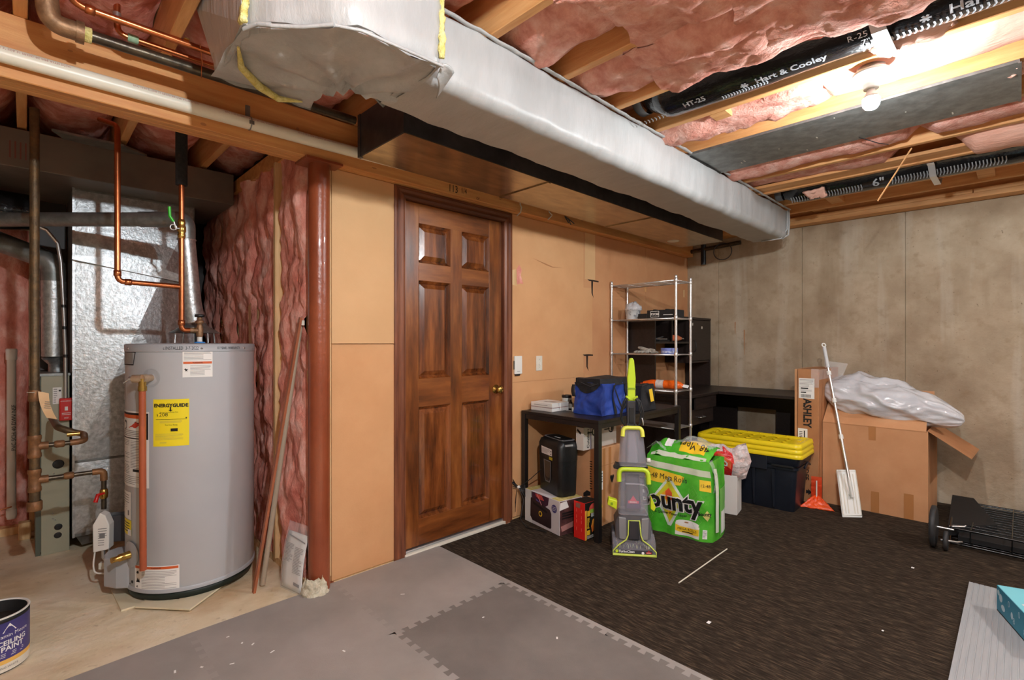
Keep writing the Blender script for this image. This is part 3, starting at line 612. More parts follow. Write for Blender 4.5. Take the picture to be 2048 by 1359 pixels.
for s, y, z, sz in (('Hart & Cooley', -.66, .0, .044), ('HT-25', -1.06, .01, .04), ('Hart & Cooley', .0, .012, .056), ('Hart & Cooley', .95, .018, .056), ('R-25', -.42, .04, .034), ('7"', -.40, .005, .034)):
    text(s, sz, g, y, z, SIL, t, bold=.0012 if 'H' in s else 0, off=.003)
    if 'Hart' in s:
        for k in range(3): rect(lambda a, b, off, k=k, y=y, z=z: g(y-(.178 if sz < .05 else .228)+a*math.cos(k*PI/3)-b*math.sin(k*PI/3), z+a*math.sin(k*PI/3)+b*math.cos(k*PI/3), off), -.016, -.004, .016, .004, 'star_mark', SIL, t, .003)
def chev(g, y0, y1, nch, t, dz=.0, h=.014):
    m = MB()
    for k in range(nch):
        y = y0+(y1-y0)*k/nch
        m.add([g(y+a, b, .0035) for a, b in ((0, dz-h), (.006, dz-h), (.013, dz), (.011, dz+h), (.005, dz+h), (.007, dz))], [tuple(range(6))])
    m.build('printed_ribs', SIL, t)
chev(g, -.95, -.75, 16, t, -.03); chev(g, -.42, .36, 46, t, -.035, .02); chev(g, -1.5, -1.2, 16, t, -.01)
t, fn = flex('flexible_duct', 'thin black flexible duct in the last joist bay by the concrete wall', 4.32, .115, 2.475, -1.6, 1.32, .95, 0)
g = fn(R(232)); text('6"', .085, g, -.69, .0, SIL, t, bold=.0015, off=.004)
chev(g, -1.25, -.78, 26, t, -.02, .03); chev(g, -.62, -.05, 34, t, -.01, .03); chev(g, .05, .5, 26, t, .0, .03)
def fstrap(label, x0, x1, y, z, w):
    t = thing('duct_strap', label, 'strap', ((x0+x1)/2, y, z), W=True)
    zb = z-(.03 if w > .04 else .055); Q = [(x0, z+.006), (x0+.03, z), (x0+.1, zb), (x1-.1, zb), (x1-.03, z), (x1, z+.006)]
    MB().grid(lambda u, v: (lambda i, f: (Q[i][0]+(Q[i+1][0]-Q[i][0])*f, y-w/2+w*v-.01*u, Q[i][1]+(Q[i+1][1]-Q[i][1])*f))(min(4, int(u*5)), u*5-min(4, int(u*5))), 5, 1, False).build('strap', M('bright_foil', (232, 234, 236), None, rough=.3, metal=.6), t, solid=.004)
    MB().lathe([(0, -.008), (.008, -.008), (.01, -.0)], 10, (x1-.012, y-.01, z)).build('screw', STEEL, t)
fstrap('bright metal strap under the thick black flexible duct', 2.07, 2.455, .355, 2.408, .045)
fstrap('small metal strap under the thin black flexible duct', 4.12, 4.56, .40, 2.408, .035)
o = MB().grid(lambda u, v: (-.03+.06*u+.02*v, -.12+.24*v, .03-.05*math.sin(u*PI)*math.sin(v*PI)+.02*nz(u*4, v*6, 3)), 8, 14).build('insulation_scrap', PINKS, None, solid=.03); o.location = (2.43, .29, 2.435); tag(o, 'pink insulation scrap poking out beside the bright strap', 'insulation')
o = MB().grid(lambda u, v: (-.02+.05*u, -.07+.14*v*(1-.3*u), .0-.05*u+.02*nz(u*4, v*6, 3)), 6, 8).build('insulation_scrap', PINKS, None, solid=.02); o.location = (4.2, 1.07, 2.41); tag(o, 'small pink insulation scrap on the thin black duct', 'insulation')
# steel panel closing one bay
t = thing('return_air_panel', 'flat galvanised sheet closing the joist bay behind the bulb', 'panel', (3.1, .8, 2.41), W=True)
B(2.872, .0, 2.404, 3.33, 1.42, 2.4165).build('sheet', GALVD, t)
B(2.872, -.005, 2.40, 3.33, .006, 2.404).build('folded_edge', GALVD, t)
MB().tube([(2.89, 1.40, 2.402), (3.1, 1.395, 2.398), (3.32, 1.40, 2.402)], .005, 6).build('edge_sealant', BLACK, t)
rnd = random.Random(5)
for k in range(8): rect(Face((0, 0, 2.4038), (1, 0, 0), (0, -1, 0)), *(lambda x, y: (x, -y, x+.012+.01*(k % 3), -y+.006))(2.9+.4*rnd.random(), .1+1.2*rnd.random()), 'mastic_fleck', OFFW, t, .0004)
o = MB().grid(lambda u, v: (.1*u, -.16*v+.05*u, .03*nz(u*5, v*5, 2)-.02*v), 8, 8).build('insulation_scrap', PINKS, None, solid=.02); o.location = (2.93, .03, 2.42); tag(o, 'torn insulation tuft at the end of the galvanised sheet', 'insulation')
# dangling lath, stick and cables up there
o = MB().bar((0, 0, 0), (.02, .165, -.27), .012, .004).build('hanging_lath', RAWWOOD); o.location = (3.68, .44, 2.40); tag(o, 'thin pale lath dangling from a joist in front of the concrete wall', 'stick')
o = MB().tube([(0, 0, 0), (.12, -.07, -.02), (.2, -.10, -.012)], .0025, 5).build('loose_wire', INK); o.location = (3.28, .62, 2.40); tag(o, 'short dark wire sticking out beside the galvanised sheet', 'cable')
t = thing('black_pipe_stub', 'black pipe tee with a looped cable in the corner above the shelf', 'pipe', (5.05, 2.3, 2.1), W=True)
MB().tube([(5.10, 2.535, 2.24), (5.10, 1.95, 2.27)], .022, 12).build('pipe', IRONB, t); MB().tube([(5.10, 2.33, 2.30), (5.10, 2.33, 2.09)], .026, 12).build('tee', BLACK, t)
MB().tube(arc((5.08, 2.12, 2.20), .085, 0, 2*PI, 24, (.2, -1, 0), (0, 0, 1)), .005, 6).build('cable_loop', GREYD, t)

# ------------------------------------------------------------------ water heater
TX, TY, TR = .653, 3.14, .293; TA = math.atan2(-TY, -TX)
t = thing('water_heater', 'tall grey gas water heater standing on cream tiles', 'water heater', (TX, TY, 0))
Z0, Z1 = .045, 1.262
MB().lathe([(TR-.03, Z0-.02), (TR, Z0+.03), (TR, Z1-.035)], 72).build('jacket', TANK, t)
MB().lathe([(TR+.003, Z1-.036), (TR+.004, Z1-.002), (TR-.004, Z1+.003), (TR-.05, Z1+.004), (.05, Z1+.006), (0, Z1+.006)], 72).build('top_cap', TANKL, t)
MB().lathe([(TR+.003, Z0+.012), (TR+.004, Z0+.028), (TR, Z0+.032)], 72).build('base_band', TANKL, t)
MB().lathe([(TR-.05, .0168), (TR-.012, .018), (TR-.008, .05), (TR-.03, .06)], 60).build('base_ring', M('dark_green_base', (24, 36, 30), None, rough=.5), t)
def TP(a, z, off=0): return Vector(((TR+off)*math.cos(TA+R(a)), (TR+off)*math.sin(TA+R(a)), z))
class Curve:                                     # a face wrapped round the jacket; x = arc length from angle a
    def __init__(s, a, z, r=0): s.a = a; s.z = z; s.r = r
    def __call__(s, x, y, off=.0008): return TP(s.a+math.degrees(x/TR), s.z+y, off+s.r)
def cpatch(F, x0, y0, x1, y1, name, mat, off=.0012, par=None, label=None):
    k = max(2, int(abs(x1-x0)/.02))
    return MB().grid(lambda u, v: F(x0+(x1-x0)*u, y0+(y1-y0)*v, off), k, 1).build(name, mat, par or t, label=label)
AR = lambda deg: R(deg)*TR
for a in (-66, 7, 51): MB().lathe([(0, .004), (.005, .003), (.006, 0)], 8, (0, 0, 0)).build('rivet', STEEL, t).matrix_basis = Matrix.Translation(TP(a, Z1-.02, .003)) @ Matrix.Rotation(TA+R(a), 4, 'Z') @ Matrix.Rotation(PI/2, 4, 'Y')
F = Curve(0, 0, .003)
text('c INSTALLED  3-7-2022', .022, F, AR(-10), Z1-.019, INK, t, sx=.68); text('10 YEARS WARRANTY', .019, F, AR(32), Z1-.019, INK, t, sx=.66)
# upper warning sheet
F = Curve(-8.6, 1.10); lb = cpatch(F, 0, 0, .127, .145, 'warning_label', WHITE)
cpatch(F, .003, .066, .124, .077, 'orange_bar', ORNG, .002, lb); text('WARNING', .009, F, .063, .0715, INK, lb, off=.003)
lines(F, .006, .082, .121, .14, 9, 'small_print', GREYINK, lb, .002, th=.25); lines(F, .032, .008, .118, .06, 8, 'small_print', GREYINK, lb, .002, th=.25)
poly(F, [(.006, .04), (.012, .036), (.01, .028), (.015, .033), (.02, .028), (.019, .036), (.025, .042), (.016, .04), (.013, .045)], 'flame_mark', INK, lb, .002)
# yellow energy label
F = Curve(-33.5, .768); lb = cpatch(F, 0, 0, .155, .228, 'energy_label', YELL)
text('ENERGYGUIDE', .0225, F, .0775, .197, INK, lb, bold=.0011, off=.002, sx=.98)
poly(F, [(.0745, .19), (.0805, .19), (.0805, .176), (.087, .176), (.0775, .168), (.068, .176), (.0745, .176)], 'down_arrow', INK, lb, .002)
text('Estimated Yearly Energy Cost', .0065, F, .07, .165, INK, lb, off=.002); text('$', .014, F, .02, .151, INK, lb, off=.002); text('208', .024, F, .047, .153, INK, lb, off=.002, sx=1.1)
cpatch(F, .012, .1295, .146, .131, 'scale_bar', INK, .002, lb); poly(F, [(.139, .138), (.147, .138), (.143, .131)], 'scale_pointer', INK, lb, .002)
text('First Hour Rating', .0075, F, .08, .103, INK, lb, off=.002); cpatch(F, .078, .072, .108, .086, 'capacity_box', INK, .002, lb)
lines(F, .03, .112, .125, .125, 3, 'small_print', GREYINK, lb, .002, th=.18); lines(F, .01, .03, .13, .062, 6, 'small_print', GREYINK, lb, .002, th=.15, seed=3); lines(F, .03, .014, .06, .02, 1, 'small_print', GREYINK, lb, .002)
# tall instruction label down the left
F = Curve(-83, .565); lb = cpatch(F, 0, 0, .232, .37, 'instruction_label', WHITE)
cpatch(F, .005, .352, .228, .362, 'black_border', INK, .002, lb); cpatch(F, .005, .335, .2, .352, 'orange_bar', ORNG, .002, lb); cpatch(F, .218, .235, .228, .362, 'black_border', INK, .002, lb); cpatch(F, 0, .235, .2, .24, 'black_border', INK, .002, lb)
poly(F, [(.09, .288), (.15, .288), (.19, .312), (.15, .318), (.12, .30)], 'red_pictogram', M('red_ink', (206, 64, 40), None), lb, .002); poly(F, circ(12, .018, .05, .30, .024), 'pictogram', INK, lb, .002); poly(F, circ(12, .012, .052, .298, .016), 'pictogram_centre', WHITE, lb, .0026)
poly(F, [(.14, .318), (.19, .33), (.195, .318), (.17, .31)], 'pictogram', INK, lb, .002)
lines(F, .02, .245, .2, .278, 4, 'small_print', GREYINK, lb, .002, th=.3); lines(F, .015, .06, .1, .228, 22, 'small_print', GREYINK, lb, .002, th=.3); lines(F, .11, .09, .2, .228, 18, 'small_print', GREYINK, lb, .002, th=.3, seed=5); cpatch(F, .13, .075, .19, .088, 'print_block', INK, .002, lb); lines(F, .02, .01, .2, .055, 5, 'small_print', GREYINK, lb, .002, th=.25)
F = Curve(-84, .40); lb = cpatch(F, 0, 0, .118, .135, 'data_label', WHITE); lines(F, .015, .04, .1, .125, 7, 'small_print', GREYINK, lb, .002, th=.25); cpatch(F, .085, .02, .1, .045, 'code_block', GREYINK, .002, lb)
F = Curve(-81, .322); lb = cpatch(F, 0, 0, .105, .075, 'yellow_tag', YELL); lines(F, .01, .012, .09, .065, 4, 'small_print', INK, lb, .002, th=.3); cpatch(F, .07, .0, .105, .03, 'white_corner', WHITE, .002, lb)
F = Curve(-54.5, .062); lb = cpatch(F, 0, 0, .222, .128, 'warning_label', WHITE); cpatch(F, .004, .112, .218, .124, 'orange_bar', ORNG, .002, lb); text('WARNING', .01, F, .12, .118, INK, lb, off=.003)
lines(F, .045, .008, .21, .105, 13, 'small_print', GREYINK, lb, .002, th=.22)
poly(F, [(.01, .045), (.035, .045), (.03, .065), (.026, .055), (.02, .068), (.016, .055)], 'flame_mark', INK, lb, .002); poly(F, [(.012, .09), (.02, .085), (.03, .09), (.024, .095), (.028, .101), (.016, .098)], 'hand_mark', INK, lb, .002); poly(F, [(.01, .024), (.02, .018), (.02, .03)], 'arrow_mark', INK, lb, .002)
F = Curve(-83, 1.16); lb = MB()
for a, b, c2, d in (((-.01, 0), (.135, 0), (.131, .005), (-.01, .005)), ((-.01, .062), (.152, .062), (.15, .067), (-.01, .067)), ((.135, 0), (.152, .067), (.146, .067), (.13, 0)), ((-.01, 0), (.01, 0), (.012, .067), (-.01, .067))):
    for k in range(6):
        L = lambda p, q, s: (p[0]+(q[0]-p[0])*s, p[1]+(q[1]-p[1])*s)
        s0, s1 = k/6, (k+1)/6; lb.add([F(*L(a, b, s0), .0015), F(*L(a, b, s1), .0015), F(*L(d, c2, s1), .0015), F(*L(d, c2, s0), .0015)], [(0, 1, 2, 3)])
lb.build('outlined_badge', INK, t); cpatch(F, .0, .008, .128, .06, 'badge_field', M('taupe_print', (150, 146, 142), None), .0011)
F = Curve(-86, .985); lb = cpatch(F, 0, 0, .04, .085, 'rating_label', WHITE); lines(F, .008, .01, .034, .075, 6, 'small_print', GREYINK, lb, .002, th=.35)
for a, z, s in ((-59, .10, .008), (-63, .087, .004)): poly(Curve(a, z), circ(10, s), 'vent_hole', INK, t, .001)
# relief valve and discharge pipe
ra = -36; q = TP(ra, 1.10); n = Vector((math.cos(TA+R(ra)), math.sin(TA+R(ra)), 0)); s = Vector((0, 0, 1)).cross(n)
MB().add([TP(ra+math.degrees(.045*math.cos(a)/TR), 1.10+.045*math.sin(a), .0012) for a in [2*PI*k/24 for k in range(24)]], [tuple(range(24))]).build('escutcheon', TANKL, t)
v = MB().tube([q, q+n*.045], .017, 14).tube([q+n*.03, q+n*.06], .021, 14).tube([q+n*.052-s*.0, q+n*.062-s*.04], [.02, .019], 14).build('relief_valve', M('pale_bronze', (196, 172, 146), (176, 146, 116), 20, .35, .6), t)
MB().tube([q+n*.06-s*.04, q+n*.065-s*.055], .011, 10).tube([q+n*.065-s*.055, q+n*.075-s*.075+Vector((0, 0, -.02))], .003, 6).build('test_lever', STEEL, v)
pb = q+n*.052; MB().tube([pb+Vector((0, 0, -.0)), pb+Vector((0, 0, -.05))], .016, 14).tube([pb+Vector((0, 0, -.036)), pb+Vector((0, 0, -.058))], .02, 6).build('union', BRASS, t)
MB().tube([pb+Vector((0, 0, -.05)), pb+n*.012+s*.014+Vector((0, 0, -.90))], .0145, 16).build('discharge_pipe', M('painted_copper', (172, 88, 54), (160, 78, 46), 6, .4), t)
# drain cock and gas valve low on the left
da = -60; q = TP(da, .235); n = Vector((math.cos(TA+R(da)), math.sin(TA+R(da)), 0)); s = Vector((0, 0, 1)).cross(n)
MB().add([TP(da+math.degrees(.06*math.cos(a)/TR), .235+.062*math.sin(a), .006) for a in [2*PI*k/24 for k in range(24)]]+[TP(da, .235, .012)], [(k, (k+1) % 24, 24) for k in range(24)], True).build('drain_plate', TANKL, t)
MB().tube([q+n*.01, q+n*.03, q+n*.055, q+n*.06, q+n*.085], [.02, .018, .018, .013, .014], 12).tube([q+n*.045-s*.02, q+n*.045+s*.02], .008, 8).build('drain_valve', BRASS, t)
a = -88; q = TP(a, .08); n = Vector((math.cos(TA+R(a)), math.sin(TA+R(a)), 0)); s = Vector((0, 0, 1)).cross(n)
pf = [(-.10, 0), (-.10, .04), (-.07, .075), (-.02, .085), (.03, .08), (.09, .03), (.115, -.02), (.1, -.05), (-.06, -.05)]
MB().add([q+s*x+n*y+Vector((0, 0, z)) for z in (-.02, .125) for x, y in pf], [tuple(range(9))[::-1], tuple(range(9, 18))]+[(k, (k+1) % 9, 9+(k+1) % 9, 9+k) for k in range(9)]).build('burner_door', TANKL, t, bevel=.008)
g = thing('gas_control', 'white boxed gas control with a sloping dial beside the grey heater', 'valve', (.295, 3.33, .262), R(-28))
MB().prism([(-.034, -.085), (.034, -.075), (.036, .05), (.018, .10), (-.006, .115), (-.036, .055)], -.035, .02, lambda x, y, z: (x, z, y+.02)).build('cover', WHITEP, g, bevel=.004)
MB().add([(-.033, -.0358, .078), (-.033, .0, .081), (-.006, .0, .1355), (-.006, -.0358, .133)], [(0, 1, 2, 3)]).build('dial_window', M('brown_window', (120, 92, 80), None, rough=.3), g)
Fg = Face((0, -.0355, 0), (1, 0, 0), (0, 0, 1)); lines(Fg, -.012, -.035, .026, .06, 8, 'small_print', GREYINK, g, .0006, th=.25); rect(Fg, -.006, .005, .018, .03, 'code_block', GREYINK, g, .001)
MB().box(-.03, .021, -.04, .09, .09, .10).build('valve_body', GREYD, g, bevel=.006)
MB().tube([(.0, -.01, -.065), (.0, -.01, -.1), (.02, -.01, -.13)], .009, 8).tube([(.02, 0, -.06), (.025, 0, -.1), (.075, -.01, -.19)], .006, 8).build('gas_tube', STEEL, g)
MB().tube(bend([(-.03, -.02, -.05), (-.035, -.03, -.13), (-.02, -.05, -.165), (.06, -.05, -.175)], .03), .004, 8).build('igniter_wire', PVCW, g); B(.05, -.06, -.185, .075, -.04, -.168).build('connector', OFFW, g)
B(-.012, -.03, -.155, .02, -.005, -.125).build('plug', OFFW, g)
# top: cold water stub, draft hood
z = Z1+.006
c0 = Vector((.02, -.17, z)); tp = thing('cold_water_valve', 'bronze cold water valve with black handwheel on top of the heater', 'valve', (TX+.0, TY-.14, z)); 
MB().lathe([(.026, 0), (.024, .006), (.012, .008)], 20).build('blue_collar', BLUEC, tp); MB().lathe([(.0125, .006), (.0125, .035)], 14).build('nipple', PVCW, tp)
MB().lathe([(.014, .033), (.016, .04), (.017, .075), (.013, .09), (.012, .10), (.02, .105), (.02, .115), (.013, .12), (.011, .135)], 18).build('valve_body', BRONZE, tp); MB().lathe([(0, .134), (.022, .136), (.024, .143), (.022, .15), (0, .151)], 18).build('handwheel', BLACK, tp)
MB().tube([(0, 0, .066), (-.045, -.003, .066)], .013, 12).build('side_port', BRONZE, tp)
h = thing('flue_pipe', 'galvanised flue rising from the heater then running level towards the furnace', 'pipe', (TX, TY+.02, z), W=True)
hx, hy = TX+.02, TY+.05
MB().lathe([(.125, z+.055), (.115, z+.06), (.06, z+.095), (.053, z+.11)], 28, (hx, hy, 0)).build('draft_hood', GALVD, h)
for a in (20, 110, 200, 290): MB().bar((hx+.11*math.cos(R(a)), hy+.11*math.sin(R(a)), z), (hx+.105*math.cos(R(a)), hy+.105*math.sin(R(a)), z+.06), .02, .003).build('hood_leg', GALV, h)
dv = Vector((-.714, .70, 0)); e0 = Vector((hx-.045, hy-.02, 1.83))
MB().tube([(hx, hy, z+.10), (hx-.02, hy-.01, 1.5), e0], [.052, .046, .041], 24).build('riser', GALV, h)
MB().lathe([(.044, 0), (.046, .004), (.044, .008)], 24, (e0.x, e0.y, 1.825)).build('joint_ring', GALV, h)
MB().tube(bend([e0, e0+Vector((0, 0, .11)), e0+Vector((0, 0, .11))+dv*.16], .09, 6), .042, 24).build('elbow', GALVD, h)
e1 = e0+Vector((0, 0, .11))+dv*.12; e2 = e1+dv*1.5+Vector((0, 0, .0))
MB().tube([e1, e1+dv*.13], .0415, 22).build('coupling', GALVD, h); MB().tube([e1+dv*.1, e2], .038, 22).build('run', GALVD, h)
# tiles under the heater and the odd stain of rust
for k, (x, y, a, lb) in enumerate(((.46, 3.115, 2, 'broken cream tile corner left of the heater base'), (.57, 2.933, 41, 'cream tile with a brown mark in front of the heater base'))):
    o = MB().box(-.14, -.14, 0, .14, .14, .008).build('floor_tile', M('cream_tile', (222, 208, 174), (230, 218, 188), 5, .35), bevel=.001, seg=1); o.location = (x, y, .0083*k); o.rotation_euler = (0, 0, R(a)); tag(o, lb, 'tile', 'loose tiles under the water heater')
    if k == 1: rect(Face((0, 0, .008), (1, 0, 0), (0, 1, 0)), -.06, -.02, .02, .01, 'brown_mark', M('brown_mark', (120, 84, 62), None), o)
FF = Face((0, 0, .0), (1, 0, 0), (0, 1, 0))

# ------------------------------------------------------------------ copper and gas pipes
t = thing('water_pipe', 'polished copper pipe dropping from the ceiling and turning towards the heater', 'pipe', (.3145, 3.0, 1.56), W=True)
MB().tube(bend([(.26, 3.12, 2.35), (.3145, 3.0, 2.30), (.3145, 3.0, 1.562), (.565, 3.0, 1.556)], .03), .0125, 16).build('pipe', COPPER, t)
for p, ax in (((.3145, 3.0, 1.60), 'z'), ((.355, 3.0, 1.561), 'x')): MB().lathe([(.0125, -.014), (.0155, -.012), (.0155, .012), (.0125, .014)], 16, p, ax=ax).build('fitting', COPPER, t)
t = thing('water_pipe', 'copper pipe with black foam sleeve and green valve handle above the heater', 'pipe', (.5726, 3.0, 1.34), W=True)
MB().tube(bend([(.5726, 3.0, 2.30), (.5726, 3.0, 1.334), (.62, 3.0, 1.334)], .03), .0125, 16).build('pipe', COPPER, t)
MB().tube([(.5726, 3.0, 2.35), (.5726, 3.0, 2.075)], .0265, 18).build('foam_sleeve', FOAM, t)
MB().lathe([(.0125, 1.90), (.016, 1.897), (.018, 1.88), (.015, 1.872), (.02, 1.862), (.02, 1.84), (.015, 1.83), (.018, 1.822), (.016, 1.805), (.0125, 1.802)], 12, (.5726, 3.0, 0)).build('ball_valve', BRASS, t)
MB().tube([(.56, 2.985, 1.85), (.545, 2.985, 1.846), (.536, 2.985, 1.885)], .005, 8).tube(arc((.535, 2.985, 1.852), .014, 0, 2*PI, 12, (1, 0, 0), (0, 0, 1)), .003, 6).build('lever', STEEL, t); MB().tube([(.536, 2.985, 1.88), (.520, 2.985, 1.905), (.518, 2.985, 1.952)], .007, 8).build('green_grip', M('green_vinyl', (52, 190, 44), None, rough=.3), t)
MB().lathe([(.0125, -.014), (.0155, -.012), (.0155, .012), (.0125, .014)], 16, (.5726, 3.0, 1.372)).build('fitting', COPPER, t)
MB().lathe([(.013, .0), (.0145, .02), (.013, .03)], 12, (.61, 3.0, 1.334), ax='x').build('union', BRASS, t)
t = thing('gas_pipe', 'rusty brown vertical gas pipe with tees and a capped lower end', 'pipe', (.034, 3.36, .46), W=True)
gx0, gy0 = .034, 3.36
MB().tube([(gx0, gy0, .48), (gx0, gy0, 1.06)], .0195, 16).build('lower_pipe', IRON, t); MB().tube([(gx0, gy0, 1.03), (gx0, gy0, 2.41)], .0185, 16).build('pipe', IRON, t)
MB().lathe([(.0, .452), (.027, .452), (.029, .458), (.029, .495), (.025, .50)], 16, (gx0, gy0, 0)).build('end_cap', RUST, t)
MB().lathe([(.022, .985), (.024, .99), (.024, 1.035), (.022, 1.04)], 16, (gx0, gy0, 0)).build('coupling', RUST, t)
for z in (.60, .765):
    MB().lathe([(.024, z-.055), (.026, z-.05), (.026, z-.035), (.0235, z-.03), (.0235, z+.03), (.026, z+.035), (.026, z+.05), (.024, z+.055)], 16, (gx0, gy0, 0)).tube([(gx0, gy0, z), (gx0+.05, gy0, z)], .019, 14).build('tee', RUST, t)
    MB().tube([(gx0+.045, gy0, z), (gx0+(.235 if z < .7 else .15), gy0, z)], .0115, 12).build('branch', IRONB, t)
    MB().lathe([(.014, 0), (.018, .008), (.018, .035), (.014, .04)], 8, (gx0+(.105 if z < .7 else .07), gy0, z), ax='x').build('union', RUST, t)
MB().tube(bend([(gx0+.215, gy0, .60), (gx0+.262, gy0, .60), (gx0+.262, gy0, .55)], .03), .016, 14).build('elbow', RUST, t)
MB().tube([(gx0+.262, gy0, .57), (gx0+.262, gy0, .40)], .0115, 12).build('dropper', IRONB, t)
c = MB().lathe([(.014, .455), (.017, .46), (.019, .48), (.017, .50), (.014, .505)], 10, (gx0+.262, gy0, 0)).build('gas_cock', BRASS, t)
MB().tube([(gx0+.262, gy0-.015, .485), (gx0+.235, gy0-.03, .485), (gx0+.225, gy0-.035, .45)], [.006, .009, .01], 8).build('red_handle', RED, c)
MB().tube(bend([(gx0+.13, gy0, .765), (gx0+.185, gy0, .768), (gx0+.19, gy0+.1, .79), (gx0+.14, gy0+.12, .80)], .035), .0155, 14).build('elbow', RUST, t)
MB().tube(bend([(gx0+.16, gy0+.11, .795), (gx0+.09, gy0+.13, .83), (gx0+.08, gy0+.6, .83)], .04), .017, 12).build('branch', IRON, t)
MB().tube([(gx0+.17, gy0+.06, .80), (gx0+.12, gy0+.06, .80)], .012, 8).build('shutoff', BRASS, t)
tg = MB().grid(lambda u, v: (gx0+.012+.038*u+.03*v*v, gy0-.032-.01*math.sin(v*2), 1.035-.13*v-.012*u), 4, 8).build('paper_tag', M('manila_paper', (216, 180, 136), None, rough=.7), t); lines(Face((gx0+.032, gy0-.046, .95), (1, 0, -.2), (.1, 0, 1)), 0, 0, .025, .04, 4, 'small_print', GREYINK, t, 0, .2)
MB().tube(arc((gx0, gy0, 1.03), .028, PI*.5, PI*1.9, 10, (1, 0, 0), (0, -1, 0)), .0012, 5).build('tag_string', OFFW, t)

# ------------------------------------------------------------------ furnace, plenum and vents
t = thing('furnace', 'narrow sage green furnace cabinet behind the rusty gas pipe', 'furnace', (.13, 4.4, 0), W=True)
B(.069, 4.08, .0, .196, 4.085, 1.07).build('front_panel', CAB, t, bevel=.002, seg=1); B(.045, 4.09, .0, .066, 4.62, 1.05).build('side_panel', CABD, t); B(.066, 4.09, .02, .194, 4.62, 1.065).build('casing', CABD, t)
B(.05, 4.078, 1.07, .2, 4.62, 1.085).build('top_rim', GALVD, t)
FC = Face((0, 4.08, 0), (1, 0, 0), (0, 0, 1))
for x, z, r in ((.145, .535, .027), (.145, .155, .019), (.143, .105, .018)): MB().lathe([(r, 0), (r, .002), (r*.85, .003), (0, .002)], 20, (0, 0, 0)).build('knockout_plug', BLACK, t, W=False).matrix_basis = Matrix.Translation((x-.13, 4.0795-4.4, z)) @ Matrix.Rotation(PI/2, 4, 'X')
rect(FC, .12, .90, .16, 1.0, 'data_plate', WHITE, t); lines(FC, .124, .905, .14, .995, 7, 'small_print', GREYINK, t, .0012, .3); rect(FC, .147, .975, .157, .985, 'code_block', INK, t, .0012)
for x, z in ((.115, .79), (.118, .77), (.125, .48), (.12, .24), (.12, .21), (.13, .20)): MB().lathe([(0, .003), (.003, .002), (.004, 0)], 8, (0, 0, 0)).build('screw', STEEL, t, W=False).matrix_basis = Matrix.Translation((x-.13, 4.0795-4.4, z)) @ Matrix.Rotation(PI/2, 4, 'X')
s = thing('furnace_switch', 'red emergency shutoff switch box on the sage furnace', 'switch', (.178, 4.05, .83), W=True)
B(.148, 4.03, .80, .21, 4.076, .935).build('box', RED, s, bevel=.006); Fs = Face((.179, 4.03, .868), (1, 0, 0), (0, 0, 1))
text('EMERGENCY', .009, Fs, 0, .05, WHITE, s); text('OFF', .012, Fs, 0, -.052, WHITE, s); lines(Fs, -.02, -.035, .02, -.018, 2, 'small_print', WHITE, s); B(.172, 4.024, .862, .186, 4.03, .885).build('toggle', WHITEP, s)
t2 = thing('conduit', 'thin flexible steel conduit with black ties running to the red switch', 'conduit', (.175, 4.04, .94), W=True)
MB().tube([(.178, 4.045, .936), (.176, 4.03, 1.2), (.166, 4.02, 1.5), (.155, 4.01, 1.75), (.14, 4.0, 1.86), (.09, 3.98, 1.93), (.0, 3.96, 1.96)], .0095, 12).build('conduit', STEEL, t2)
for z, x in ((1.19, .176), (1.36, .171), (1.49, .1665)): MB().lathe([(.012, -.009), (.012, .009)], 12, (x, 4.025 if z < 1.4 else 4.021, z)).build('black_tie', BLACK, t2)
t = thing('vent_pipe', 'galvanised vent pipe with a reducer rising from the furnace', 'pipe', (.133, 4.33, 1.09), W=True)
MB().tube([(.15, 4.33, 1.086), (.15, 4.33, 1.14), (.133, 4.31, 1.19)], [.045, .045, .062], 22).build('reducer', GALV, t); MB().tube([(.133, 4.31, 1.185), (.130, 4.29, 1.66)], .061, 22).build('pipe', GALV, t)
MB().lathe([(.063, -.008), (.065, 0), (.063, .008)], 22, (.131, 4.295, 1.55)).build('joint_ring', GALV, t)
MB().tube(bend([(.130, 4.29, 1.65), (.128, 4.28, 1.78), (-.25, 4.42, 1.95), (-.9, 4.55, 2.12)], .12, 6), .06, 22).build('elbow_run', GALVD, t)
t = thing('condensate_pipe', 'white plastic vertical pipe with a cap against the pink wall', 'pipe', (-.065, 4.58, .13), W=True)
MB().tube([(-.062, 4.58, .13), (-.062, 4.58, 1.21)], .0225, 16).build('pipe', PVCW, t); MB().lathe([(.027, 1.16), (.028, 1.225), (.022, 1.232), (0, 1.232)], 16, (-.062, 4.58, 0)).build('cap', WHITEP, t); MB().lathe([(.024, .14), (.026, .15), (.026, .19)], 16, (-.062, 4.58, 0)).build('coupling', WHITEP, t)
text('PVC SCH 40 DWV NSF', .03, Face((-.062+.012, 4.556, .72), (0, 0, 1), (-1, 0, 0)), 0, 0, INK, t)
t = thing('return_plenum', 'bright galvanised return plenum with creased faces behind the heater', 'duct', (.5, 4.2, .05), W=True)
def crease(x0, x1, z0, z1, name):                # cross-broken sheet: four triangles to a raised centre
    c = ((x0+x1)/2, 3.935 if z1 > 1 else 3.96, (z0+z1)/2); MB().add([(x0, 3.978, z0), (x1, 3.978, z0), (x1, 3.978, z1), (x0, 3.978, z1), c], [(0, 1, 4), (1, 2, 4), (2, 3, 4), (3, 0, 4)]).build(name, GALV, t)
crease(.212, .828, .56, 2.19, 'front_sheet'); crease(.212, .828, .12, .545, 'front_sheet')
MB().add([(.212, 3.978, .12), (.828, 3.978, .12), (.7, 4.16, .0), (.25, 4.03, .03)], [(0, 1, 2, 3)]).build('boot', GALVD, t)
